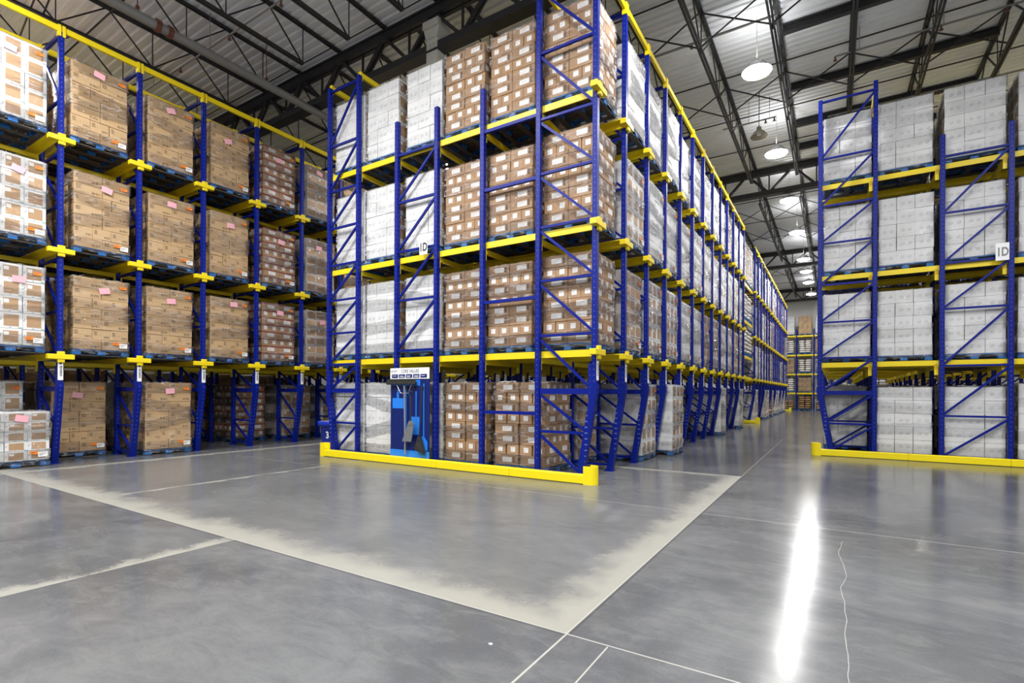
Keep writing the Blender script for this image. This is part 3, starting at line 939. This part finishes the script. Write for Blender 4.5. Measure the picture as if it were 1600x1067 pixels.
KINDL = ['white', 'kraft', 'kraft', 'kraft', 'red', 'pale', 'kraft', 'white']
KD = {'white': 'white windowed cartons', 'kraft': 'plain kraft cartons', 'red': 'red-banded brown cartons', 'pale': 'pale-edged brown cartons', 'brown': 'brown cartons with white labels'}
BAYL = ['at the picture edge', 'in the second bay', 'in the third bay', 'in the fourth bay', 'in the fifth bay', 'in the sixth bay', 'in the seventh bay', 'in the eighth bay']
for k in range(8):
    yc = YL[k + 1] + 0.7125
    kd = KINDL[k]
    for l in (1, 2, 3):
        st = ['', 'pow', 'pow', 'pow'][l] if k < 6 else ''
        load(kd, XL - 0.56 + random.uniform(-.02, .02), yc + random.uniform(-.03, .03), RZ[l] + .002, f'{KD[kd]} {TIER[l]} {BAYL[k]} of the far-aisle rack', 'loads at the front of the far-aisle rack',
             detail=2 if k < 6 else 1, stickers=st, H=1.60 + random.uniform(-.05, .03))
        if k < 7:
            k2 = 'white' if kd == 'pale' else kd
            load(k2, XL - 2.0, yc + random.uniform(-.05, .05), RZ[l] + .002, f'{KD[k2]} {TIER[l]} behind the load {BAYL[k]}, far-aisle rack', 'loads at the back of the far-aisle rack', detail=1)
yb = lambda k: YL[k + 1] + 0.7125
load('white', XL - 0.50, yb(0) + .04, 0, 'low stack of white windowed cartons on the floor at the picture edge', 'floor loads of the far-aisle rack', H=0.97, stickers='pw')
load('white', XL - 1.75, yb(0) - .05, 0, 'tall white windowed cartons on the floor behind the low white stack', 'floor loads of the far-aisle rack', detail=2, stickers='o')
load('kraft', XL - 1.62, yb(1) - .03, 0, 'kraft cartons on the floor set back behind the second bay legs', 'floor loads of the far-aisle rack', stickers='pow')
load('kraft', XL - 0.66, yb(2), 0, 'kraft cartons on the floor standing forward in the third bay', 'floor loads of the far-aisle rack', stickers='pow')
load('kraft', XL - 1.9, yb(2), 0, 'kraft cartons on the floor behind the forward load in the third bay', 'floor loads of the far-aisle rack', detail=1)
load('kraft', XL - 3.2, yb(3) - .1, 0, 'kraft cartons far back on the floor of the empty fourth bay', 'floor loads of the far-aisle rack', detail=1)
load('red', XL - 2.05, yb(4), 0, 'red-banded brown cartons on the floor deep inside the fifth bay', 'floor loads of the far-aisle rack', stickers='o')
load('pale', XL - 1.75, yb(5), 0, 'brown cartons with pale edges on the floor of the sixth bay', 'floor loads of the far-aisle rack')
load('white', XL - 1.7, yb(6), 0, 'white windowed cartons on the floor of the seventh bay beside the blue bin', 'floor loads of the far-aisle rack', detail=1)

for k in range(8):
    for x, hh in ((4.6, 1.6), (5.9, 2.0)): load('kraft' if k % 3 else 'pale', XL - x, yb(k), 0, f'added cartons deep in the shade on the floor {BAYL[k]}, far-aisle rack', 'loads deep inside the far-aisle rack', detail=1, H=hh)  # back floor rows added to keep the gap under the rails dark
    for l in (1, 2, 3): load('kraft', XL - 3.2, yb(k), RZ[l] + .002, f'cartons {TIER[l]} deep in the shade {BAYL[k]}, far-aisle rack', 'loads deep inside the far-aisle rack', detail=1)

# ---- the 1D rack: its end towards the camera, its long faces along two aisles
XP = [-10.46, -9.43, -8.18, -7.04, -5.86, -4.6, -3.48]
YC0 = 8.2; NB = 12; YC = [YC0 + PIT * i for i in range(NB + 1)]
NR = [0.12, 0.84, 1.57, 2.58, 3.58, 4.56, 5.54, 6.54, 7.75, 8.95]
NLT = [0.12, 0.80, 1.57, 2.2, 2.95, 3.75, 4.6, 5.5, 6.4, 7.5, 8.85]
NM = [2.45, 3.55, 4.62, 5.7, 6.75]
rackC = link('pallet_rack', None, None, (0, 0, 0)); tag(rackC, 'blue and yellow drive-in pallet rack carrying the 1D sign, its end facing the camera', 'pallet rack')
for i, y in enumerate(YC):
    near = i < 4
    frame(rackC, XP[5], XP[6], y, 9.05, 9.05, 0, -0.27, NR, False, near)
    frame(rackC, XP[0], XP[1], y, 8.95, 8.95, 0.27, 0, NLT, True, i < 1)
    frame(rackC, XP[2], XP[3], y, 7.5, 7.5, 0, 0, NM, True, i < 1)
    if i == 0:
        kk = ('single_post',)
        if kk not in PM: PM[kk] = uvbox(post_bm(7.5).mesh('upright', M['post']))
        link('upright', PM[kk], rackC, (XP[4], y, 0))
        for z in (1.16, 3.3, 5.5, 6.65):
            link('tie_bar', meshed(('tie_bar',), lambda m: m.box(0, XP[5] - XP[4] - 0.09, -0.03, 0.03, -0.03, 0.03), M['blue']), rackC, (XP[4] + .045, y, z))
    else: link('upright', PM[('single_post',)], rackC, (XP[4], y, 0))
    for l in (1, 2, 3):
        if i < NB: rail(rackC, XP[0] - .03, XP[6] + .05, y, RZ[l], 1)
        if i: rail(rackC, XP[0] - .03, XP[6] + .05, y, RZ[l], -1)
        bracket(rackC, XP[6], y, RZ[l] + .03, 1)
    placard(rackC, XP[6], y, 1.96, 1)
    strut(rackC, XP[5], XP[6], y, 8.97)
    if i < NB:
        tie(rackC, XP[6], y, 9.08, PIT, 1); tie(rackC, XP[5], y, 9.08, PIT, 1)
        if i < 4: tie(rackC, XP[0], y, 8.98, PIT, -1); tie(rackC, XP[1], y, 8.98, PIT, -1)
        if i < 4:
            for l in (1, 2, 3):
                for x in XP[1:6]: cross_beam(rackC, x, y + .05, y + PIT - .05, RZ[l] - 0.12)
        else:
            for l in (1, 2, 3): cross_beam(rackC, XP[5], y + .05, y + PIT - .05, RZ[l] - 0.12)

CX = [-9.87, -8.79, -7.55, -6.41, -5.29, -4.06]
KC = ['white', 'white', 'white', 'brown', 'brown', 'brown']
CD = {'white': 'plain white cartons', 'brown': 'labelled brown cartons'}
YB0 = YC0 + 0.13 + 0.51
for c in range(6):
    for l in (1, 2, 3):
        load(KC[c], CX[c] + random.uniform(-.015, .015), YB0 + random.uniform(-.02, .02), RZ[l] + .002, f'{CD[KC[c]]} {TIER[l]} of the 1D rack end, {ORD[c]} across',
             'loads at the end of the 1D rack', a=1.0, H=1.62 + random.uniform(-.05, .03), face='-y', stickers=None)
for c in (0, 1, 2): load('white', CX[c], YB0, 0, f'plain white cartons on the floor of the 1D rack end, {ORD[c]} across', 'floor loads at the end of the 1D rack', a=1.02 if c < 2 else 1.1, face='-y')
load('brown', CX[3] + .02, YB0 + .03, 0, 'brown labelled cartons on the floor beside the tool board', 'floor loads at the end of the 1D rack', a=1.06, face='-y')
load('brown', -5.10, YB0 + .05, 0, 'brown labelled cartons on the floor by the corner frame of the 1D rack', 'floor loads at the end of the 1D rack', a=1.16, b=1.06, face='-y')
# inside rows, glimpsed between the front loads
for c in (0, 2, 3, 4):
    for l in ((1, 2, 3) if c == 4 else (0, 1, 2, 3)):
        load(KC[c], CX[c], YC[1] + .72, RZ[l] + (.002 if l else 0), f'{CD[KC[c]]} {TIER[l]} behind the {ORD[c]} load across the 1D rack end', 'loads behind the end of the 1D rack', detail=1)
# along the right aisle
AISLE = 'loads along the aisle face of the 1D rack'
KA = ['', 'pale', 'white', 'white', 'white', 'white', 'pale', 'white', 'white', 'white', 'pale', 'white']
AD = {'white': 'white cartons', 'plain': 'plain white cartons', 'pale': 'brown windowed cartons'}
for i in range(1, NB):
    for l in (1, 2, 3):
        kd = ('plain' if (i + l) % 3 else 'white') if (l == 3 or (l == 2 and i % 4)) else KA[i]
        if kd == 'white' and i > 2 and (i + l) % 4: kd = 'plain'
        load(kd, XP[6] - 0.56 + random.uniform(-.03, .05), YC[i] + PIT / 2 + random.uniform(-.03, .03), RZ[l] + .002,
             f'{AD[kd]} {TIER[l]}, {ORD[i]} bay along the 1D rack aisle', AISLE, detail=2 if i < 6 else 1, stickers='ow' if l < 3 and i < 6 else None, H=1.62 + random.uniform(-.07, .05))
for i, xf, kd in ((1, -4.55, 'pale'), (2, -3.62, 'white'), (3, -3.32, 'white'), (4, -5.0, 'white'), (5, -4.9, 'white'), (6, -4.8, 'white'), (7, -4.7, 'white'), (8, -3.45, 'plain'), (9, -4.6, 'white'), (11, -3.45, 'plain')):
    load(kd, xf - .53, YC[i] + PIT / 2, 0, f'{AD[kd]} on the floor, {ORD[i]} bay along the 1D rack aisle', AISLE, detail=2 if i < 4 else 1, stickers='o' if i in (2, 3) else None)
for i in (2,): load('white', -5.32, YC[i] + PIT / 2, 0, f'white cartons on the floor behind the {ORD[i]} bay front load, 1D rack aisle', AISLE, detail=1)

# ---- the bridge over the cross passage
rackT = link('pallet_rack', None, None, (0, 0, 0)); tag(rackT, 'short bridging rack over the passage through the 1D row', 'pallet rack')
YT0, YT1 = YC[-1] + .08, 29.1
TZ = [3.35, 5.05, 6.82]
for l, z in enumerate(TZ):
    for x in (XP[6] - .12, XP[6] - 1.1):
        link('beam', meshed(('beam', 'T'), lambda m: m.rbox(-0.03, 0.03, 0, YT1 - YT0 - .08, -0.14, 0, 0.006), M['yellow']), rackT, (x, YT0, z))
link('tie_beam', meshed(('beam', 'T'), lambda m: None, M['yellow']), rackT, (XP[6] - .12, YT0, 2.35))


def sack_load(x, y, z, label, group, kind='sack', mat='sack', n=7, w=1.02, d=1.02, pl=True):
    """pallet of stacked filled sacks"""
    o = link('sack_load', None, None, (x, y, z)); tag(o, label, 'pallet load', group)
    link('pallet', pallet_mesh(d + .02, w + .02), o)
    k = ('sack', mat)
    if k not in PM:
        m = MB(); N = 10; K = 7; vs = []; fs = []
        for i in range(K):
            t = -1 + 2 * i / (K - 1); s_ = (1 - abs(t) ** 3.2) ** 0.5 * 0.9 + 0.1
            for j in range(N):
                a = 2 * math.pi * j / N; c, s2 = math.cos(a), math.sin(a)
                vs.append((0.245 * math.copysign(abs(c) ** .6, c) * (0.75 + .25 * s_), t * 0.165 * 2 * .78, 0.1 + 0.1 * math.copysign(abs(s2) ** .8, s2) * s_))
        fs = [(i * N + j, i * N + (j + 1) % N, (i + 1) * N + (j + 1) % N, (i + 1) * N + j) for i in range(K - 1) for j in range(N)]
        m.add(vs, fs, 0, True); m.add(vs[:N], [tuple(range(N))]); m.add(vs[-N:], [tuple(range(N))[::-1]])
        PM[k] = m.mesh('sack', M[mat])
    rg = random.Random(int(x * 13 + y * 7 + z))
    for l in range(n):
        for i in range(2):
            for j in range(2):
                link('sack', PM[k], o, (-d / 4 + i * d / 2 + rg.uniform(-.03, .03), -w / 4 + j * w / 2 + rg.uniform(-.03, .03), 0.137 + l * 0.19), rg.choice((0, math.pi)) + rg.uniform(-.1, .1))
    return o


SK = 'loads on the bridge over the passage'
for l, z in enumerate(TZ[:2]):
    for j in range(3):
        sack_load(XP[6] - .6, YT0 + .66 + 1.22 * j, z + .002, f'white sacks on the {["lower", "upper"][l]} bridge shelf over the passage, {ORD[j]} from the near side', SK, n=6)
for j, (kd, nm) in enumerate((('red', 'red-banded'), ('pale', 'pale-edged'), ('white', 'white'))):
    load(kd, XP[6] - .6, YT0 + .66 + 1.22 * j, TZ[2] + .002, f'{nm} cartons on the top bridge shelf over the passage', SK, detail=1, H=1.75)

# ---- the second run of the same row, beyond the passage
rackD = link('pallet_rack', None, None, (0, 0, 0)); tag(rackD, 'farther drive-in pallet rack beyond the passage, same row as the 1D rack', 'pallet rack')
YD = [29.1 + PIT * i for i in range(16)]
for i, y in enumerate(YD):
    frame(rackD, XP[5], XP[6], y, 9.05, 9.05, 0, -0.27, NR, False, False)
    for l in (1, 2, 3):
        rail(rackD, XP[3], XP[6] + .05, y, RZ[l], 1); i and rail(rackD, XP[3], XP[6] + .05, y, RZ[l], -1)
        bracket(rackD, XP[6], y, RZ[l] + .03, 1)
    strut(rackD, XP[5], XP[6], y, 8.97)
    if i < 15:
        tie(rackD, XP[6], y, 9.08, PIT, 1)
        for l in (1, 2, 3):
            kd = random.choice(['plain', 'white', 'pale', 'red', 'plain'])
            load(kd, XP[6] - .56 + random.uniform(-.05, .08), y + PIT / 2, RZ[l] + .002, f'{ {"white": "white cartons", "plain": "plain white cartons", "pale": "brown windowed cartons", "red": "red-banded cartons"}[kd]} {TIER[l]}, {ORD[i]} bay beyond the passage', 'loads beyond the passage', detail=1, H=1.55 + random.uniform(-.1, .1))
        if i in (0, 3, 4, 6, 8, 9, 11, 13): load(['white', 'white', 'red', 'pale'][i % 4], XP[6] - .5, y + PIT / 2, 0, f'carton load on the floor, {ORD[i]} bay beyond the passage', 'loads beyond the passage', detail=1)

# ---- the rack of white cartons on the right of the aisle
XR = [-0.31, 0.84, 2.10, 3.26, 4.5, 5.66]
YR = [15.2 + PIT * k for k in range(10)]
rackR = link('pallet_rack', None, None, (0, 0, 0)); tag(rackR, 'blue and yellow drive-in pallet rack filled with white cartons across the right aisle', 'pallet rack')
NW = [0.12, 0.80, 1.57, 2.45, 3.35, 4.3, 5.35, 6.3, 7.5, 8.95]
NM2 = [0.10, 1.05, 2.2, 3.5, 4.55, 5.7, 7.0]
for k, y in enumerate(YR):
    frame(rackR, XR[0], XR[1], y, 9.0, 9.15, 0.27, 0, NW, True, k < 2)
    for q in (2, 4): frame(rackR, XR[q], XR[q + 1], y, 7.5, 7.5, 0, 0, NM2, True, k < 1)
    for l in (1, 2, 3):
        rail(rackR, XR[0] - .03, XR[5] + .05, y, RZ[l] + .03, 1)
        if k: rail(rackR, XR[0] - .03, XR[5] + .05, y, RZ[l] + .03, -1)
    if k < 9:
        tie(rackR, XR[1], y, 9.05, PIT, 1)
        for l in (1, 2, 3):
            for x in XR[1:5]: cross_beam(rackR, x - .09, y + .05, y + PIT - .05, RZ[l] - 0.09)
RX = [0.27, 1.43, 2.68, 3.93, 5.08]
for c in range(5):
    for l in range(4):
        if l == 0 and c == 0: continue
        load('white', RX[c] + random.uniform(-.02, .02), YR[0] + .13 + .51, RZ[l] + (.032 if l else 0), f'white cartons {TIER[l]} of the right-aisle rack, {ORD[c]} from the aisle', 'loads at the end of the right-aisle rack',
             a=1.05 if c else 1.0, H=1.62 + random.uniform(-.05, .03), detail=2 if c < 4 else 1, face='-y')
for c in range(4):
    for l in range(4):
        load('white', RX[c], YR[1] + .70, RZ[l] + (.032 if l else 0), f'white cartons {TIER[l]} behind the {ORD[c]} end load of the right-aisle rack', 'loads behind the end of the right-aisle rack', detail=1, a=1.0)

for c in range(5):
    for k, hh in ((2, 1.6), (4, 1.6), (7, 1.78)): load('white', RX[c], YR[k] + .70, 0, f'added white cartons deep in the shade behind the {ORD[c]} floor load, right-aisle rack', 'loads deep inside the right-aisle rack', detail=1, a=1.0, H=hh)  # unseen rows added so the rack interior stays dark

# ---- rack across the far end
rackF = link('pallet_rack', None, None, (0, 0, 0)); tag(rackF, 'far pallet rack across the end of the aisle before the white wall', 'pallet rack')
FX = [-5.6 + 1.36 * i for i in range(12)]; FY = 53.2; FZ = [0, 1.62, 3.35, 5.08, 6.82]
for i, x in enumerate(FX):
    def fp(m):
        for yy in (0, 1.0): m.box(-.05, .05, yy - .05, yy + .05, 0, 7.4)
        for z in range(7): m.bar((0, 0, z + .2), (0, 1, z + 1.0), .04, .04)
    link('upright_frame', meshed(('far_frame',), fp, M['blue']), rackF, (x, FY, 0))
    if i + 1 < len(FX):
        for z in FZ[1:]:
            for yy in (-.03, 1.0):
                link('beam', meshed(('far_beam',), lambda m: m.rbox(0.05, 1.30, -.03, .03, -.14, 0, .005), M['yellow']), rackF, (x, FY + yy, z))
        for l, z in enumerate(FZ):
            xc = x + .675; nm = f'{["floor", "first", "second", "third", "top"][l]} shelf of the far end rack, {ORD[i]} bay'
            if l == 4: load(['kraft', 'white'][i % 2], xc, FY + .5, z + .002, f'{["kraft cartons", "white cartons"][i % 2]} on the {nm}', 'loads on the far end rack', detail=1)
            elif l == 0: sack_load(xc, FY + .5, 0, f'brown sacks at the {nm.replace("floor shelf", "foot")}', 'loads on the far end rack', mat='ksack', n=4 if i % 2 else 6)
            elif (l + i) % 3: sack_load(xc, FY + .5, z + .002, f'pale sacks on the {nm}', 'loads on the far end rack', n=6)
            else: load('kraft', xc, FY + .5, z + .002, f'kraft cartons on the {nm}', 'loads on the far end rack', detail=1, H=1.2)

# ------------------------------------------------------------------ floor guards
def guard(x0, x1, y, label, lefthook, righthook):
    o = link('end_guard', None, None, (0, 0, 0)); tag(o, label, 'rack guard')
    b = MB(); x = x0 + .12
    xs = [x0 + .12]
    while xs[-1] < x1 - 1.9: xs.append(xs[-1] + 1.75)
    xs.append(x1 - .1)
    for p, q in zip(xs, xs[1:]):
        b = MB(); b.rbox(p + .001, q - .001, y, y + .13, 0.004, 0.16, 0.012); b.box(p + .05, p + .16, y + .13, y + .17, 0.0, 0.012)
        link('rail', b.mesh('guard_rail', M['guard']), o)
    for hx, sg, on in ((x0, -1, lefthook), (x1, 1, righthook)):
        if not on: continue
        b = MB(); n = 10; R = 0.14; pts = []
        for i in range(n + 1):
            t = -math.pi / 2 + math.pi * i / n
            pts.append((R * math.cos(t), R * math.sin(t)))
        outer = [(hx + sg * (p[0] - .06), y + .10 + p[1] * .8) for p in pts]
        outer = [(hx - sg * .14, y + .10 - R * .8)] + outer + [(hx - sg * .10, y + .10 + R * .8)]
        inner = [(hx + sg * (p[0] * .9 - .06), y + .10 + p[1] * .72) for p in pts]
        inner = [(hx - sg * .14, y + .10 - R * .72)] + inner + [(hx - sg * .10, y + .10 + R * .72)]
        b.prism(outer + inner[::-1], 2, 0.0, 0.31)
        link('guard_end', b.mesh('guard_end', M['guard']), o)
    return o


guard(-10.42, -3.42, 7.92, 'long yellow floor guard along the camera-facing end of the 1D rack', True, True)
guard(-0.40, 5.9, 14.92, 'yellow floor guard along the end of the right-aisle rack of white cartons', True, False)
guard(-5.2, -3.25, 28.75, 'small yellow floor guard beyond the passage, far along the 1D row', False, True)
guard(-4.4, -3.2, 50.9, 'tiny distant yellow floor guard at the end of the 1D row', False, True)

# ------------------------------------------------------------------ tool board
bx0, bx1, bz0, bz1, by = -8.22, -7.10, 0.16, 2.06, 8.06
o = link('tool_board', None, None, (bx0, by, bz0)); tag(o, 'dark blue tool board with light blue tool outlines on the 1D rack end', 'tool board')
W, Hh = bx1 - bx0, bz1 - bz0
b = MB(); b.rbox(0, W, 0, 0.02, 0, Hh, 0.003); link('panel', b.mesh('board_panel', M['navy']), o)
b = MB(); b.box(0, W, -0.004, 0, 0, 0.14); link('kick_strip', b.mesh('kick_strip', M['sky']), o)
b = MB(); b.box(0.0, W, -0.012, 0, Hh - 0.235, Hh); hd = link('header_sign', b.mesh('header_sign', M['plate']), o)
b = MB()
for i in range(5): b.box(0.05 + i * 0.207, 0.05 + i * 0.207 + 0.18, -0.014, -0.012, Hh - 0.215, Hh - 0.135)
link('blue_box', b.mesh('header_boxes', M['navy']), hd)
b = MB(); rg = random.Random(9)
for i in range(5):
    for r in range(2):
        x = 0.07 + i * 0.207 + rg.uniform(0, .02)
        if r and i in (0, 4): continue
        b.box(x, x + rg.uniform(.09, .14), -0.0155, -0.014, Hh - 0.175 - r * 0.022, Hh - 0.165 - r * 0.022)
link('small_print', b.mesh('box_print', M['plate']), hd)
b = MB(); b.tube([(0.05, -0.012, Hh - .07), (0.05, -0.0135, Hh - .07)], 0.022, 14)
for r in range(2): b.box(0.085, 0.085 + .13 - .03 * r, -0.0135, -0.012, Hh - 0.062 - r * .025, Hh - 0.05 - r * .025)
link('emblem', b.mesh('emblem', M['print']), hd)


def text(body, size, mat, parent, loc, rot=(math.pi / 2, 0, 0), align='CENTER', sx=1.0):
    c = bpy.data.curves.new('lettering', 'FONT'); c.body = body; c.size = size; c.align_x = align; c.extrude = 0.0008; c.offset = 0.03 * size if size > 0.2 else 0.0
    c.materials.append(mat)
    to = bpy.data.objects.new('lettering', c); me = bpy.data.meshes.new_from_object(to); bpy.data.objects.remove(to)
    t = link('lettering', me, parent, loc); t.rotation_euler = rot; t.scale = (sx, 1, 1)
    return t


text('CORE VALUES', 0.105, M['ink'], hd, (0.58, -0.0135, Hh - 0.105), sx=0.78)
b = MB()                                               # painted tool outlines
b.box(0.06, 0.39, -0.003, 0, 1.03, 1.25); b.box(0.19, 0.25, -0.003, 0, 1.25, 1.38); b.box(0.205, 0.235, -0.003, 0, 1.38, 1.46)
link('outline', b.mesh('outline_dustpan', M['sky']), o)
b = MB(); b.box(0.44, 0.475, -0.003, 0, 0.30, 1.52); b.box(0.02, 0.86, -0.003, 0, 1.52, 1.64); link('outline', b.mesh('outline_push_broom', M['sky']), o)
b = MB(); b.box(0.62, 0.86, -0.003, 0, 0.48, 0.86); b.box(0.735, 0.765, -0.003, 0, 0.86, 1.40); link('outline', b.mesh('outline_shovel', M['sky']), o)
b = MB(); b.prism([(0.80, 0.16), (1.07, 0.16), (1.07, 0.34), (0.97, 0.46), (0.93, 0.46)], 1, -0.003, 0); b.box(0.95, 0.98, -0.003, 0, 0.46, 1.56); link('outline', b.mesh('outline_broom', M['sky']), o)
b = MB()
for x in (0.50, 0.70, 0.945): b.box(x - .02, x + .02, -0.03, 0, 1.44, 1.50)
link('hook', b.mesh('hook', M['black']), o)

px = bx0; pz = bz0; py = by - 0.065
o = link('push_broom', None, None, (px, py, pz)); tag(o, 'push broom hanging head up on the tool board, with long metal handle', 'broom')
b = MB(); b.rbox(-0.04, 0.80, -0.04, 0.04, 1.54, 1.60, 0.01); link('head', b.mesh('broom_head', M['black']), o)
b = MB()
for i in range(60):
    x = -0.03 + i * 0.0138; b.bar((x, -0.01, 1.60), (x + random.uniform(-.01, .01), -0.02 + random.uniform(-.01, .02), 1.66), 0.02, 0.02, 0)
link('bristles', b.mesh('push_broom_bristles', M['bristle']), o)
b = MB(); b.tube([(0.50, 0, 0.06), (0.47, 0, 1.52)], 0.019, 10); link('handle', b.mesh('push_broom_handle', M['alu']), o)
b = MB(); b.tube([(0.24, 0, 1.55), (0.36, 0, 1.36), (0.58, 0, 1.36), (0.68, 0, 1.55)], 0.009, 8); link('brace', b.mesh('push_broom_brace', M['alu']), o)
o = link('shovel', None, None, (px, py - .05, pz)); tag(o, 'black-handled shovel with grey blade hanging on the tool board', 'shovel')
b = MB(); b.tube([(0.70, 0, 1.30), (0.70, 0, 0.70)], 0.016, 10); link('shaft', b.mesh('shovel_shaft', M['black']), o)
b = MB(); b.tube([(0.70, 0, 1.26), (0.655, 0, 1.34), (0.66, 0, 1.40)], 0.013, 8); b.tube([(0.70, 0, 1.26), (0.745, 0, 1.34), (0.74, 0, 1.40)], 0.013, 8); b.tube([(0.655, 0, 1.40), (0.745, 0, 1.40)], 0.015, 8); link('grip', b.mesh('shovel_grip', M['black']), o)
b = MB(); b.prism([(0.62, 0.68), (0.80, 0.70), (0.73, 0.34), (0.47, 0.34)], 1, -0.015, 0.0); b.prism([(0.62, 0.68), (0.80, 0.70), (0.76, 0.78), (0.68, 0.78)], 1, -0.025, 0.005); link('blade', b.mesh('shovel_blade', M['graysteel']), o)
o = link('angle_broom', None, None, (px, py, pz)); tag(o, 'dark angled broom hanging on the tool board by its right edge', 'broom')
b = MB(); b.tube([(0.965, 0, 1.52), (0.90, 0, 0.42)], 0.014, 10); link('handle', b.mesh('angle_broom_handle', M['black']), o)
b = MB(); b.prism([(0.84, 0.34), (0.98, 0.32), (0.94, 0.44), (0.87, 0.45)], 1, -0.03, 0.03); link('head', b.mesh('angle_broom_head', M['black']), o)
b = MB()
for i in range(16):
    for j in range(3):
        x = 0.845 + i * 0.0085; b.bar((x, -.02 + .02 * j, 0.34), (0.80 + i * 0.0165 + random.uniform(-.01, .01), -.03 + .03 * j, 0.19 - i * 0.006 + random.uniform(-.02, .02)), 0.012, 0.012)
link('bristles', b.mesh('angle_broom_bristles', M['bristle']), o)

# row signs ------------------------------------------------------------------------
o = link('row_sign', None, None, (-7.32, 8.10, 4.60)); tag(o, 'white sign lettered 1D on the middle frame of the rack end', 'sign')
b = MB(); b.rbox(-0.11, 0.11, -0.006, 0.006, -0.16, 0.16, 0.002); link('plate', b.mesh('row_sign_plate', M['plate']), o)
text('1D', 0.24, M['ink'], o, (0.0, -0.0075, -0.085), sx=0.72)
o = link('row_sign', None, None, (3.10, 15.10, 4.66)); tag(o, 'white row sign on the second frame of the right-aisle rack', 'sign')
b = MB(); b.rbox(-0.11, 0.11, -0.006, 0.006, -0.19, 0.19, 0.002); link('plate', b.mesh('row_sign_plate2', M['plate']), o)
text('1D', 0.26, M['print'], o, (0.0, -0.0075, -0.09), sx=0.62)

# waste bin ------------------------------------------------------------------------
o = link('waste_bin', None, None, (-10.95, 8.75, 0)); tag(o, 'blue plastic waste bin numbered 3 beside the corner of the 1D rack', 'bin')


def rrect(w, d, r, z, n=5):
    out = []
    for cx, cy, a0 in ((w - r, d - r, 0), (-w + r, d - r, 90), (-w + r, -d + r, 180), (w - r, -d + r, 270)):
        for i in range(n + 1):
            t = math.radians(a0 + 90 * i / n); out.append((cx + r * math.cos(t), cy + r * math.sin(t), z))
    return out


def shell(rings):
    b = MB(); n = len(rings[0]); vs = [p for r in rings for p in r]
    b.add(vs, [(i * n + k, i * n + (k + 1) % n, (i + 1) * n + (k + 1) % n, (i + 1) * n + k) for i in range(len(rings) - 1) for k in range(n)], 0, True)
    b.add(rings[0], [tuple(range(n))]); return b


link('body', shell([rrect(.22, .22, .08, 0.0), rrect(.27, .27, .09, .66), rrect(.31, .31, .09, .67), rrect(.315, .315, .09, .78), rrect(.29, .29, .08, .78), rrect(.26, .26, .08, .66), rrect(.21, .21, .07, .04), rrect(.01, .01, .005, .04)]).mesh('bin_body', M['binblue']), o)
text('3', 0.24, M['plate'], o, (0.07, -.262, 0.36), (math.pi / 2 + 0.07, 0, 0))
b = MB()
for sg in (-1, 1): b.tube([(sg * .29, -.08, .60), (sg * .335, -.08, .58), (sg * .335, .08, .58), (sg * .29, .08, .60)], .015, 8)
link('handle', b.mesh('bin_handle', M['binblue']), o)

o = link('paper_scrap', None, None, (-1.777, 2.587, 0.0)); tag(o, 'tiny white paper scrap lying on the bare floor in front of the 1D rack', 'scrap')
b = MB(); b.prism([(-.012, -.006), (.010, -.010), (.014, .006), (-.006, .010)], 2, 0.001, 0.007); link('scrap', b.mesh('paper_scrap', M['paper']), o)
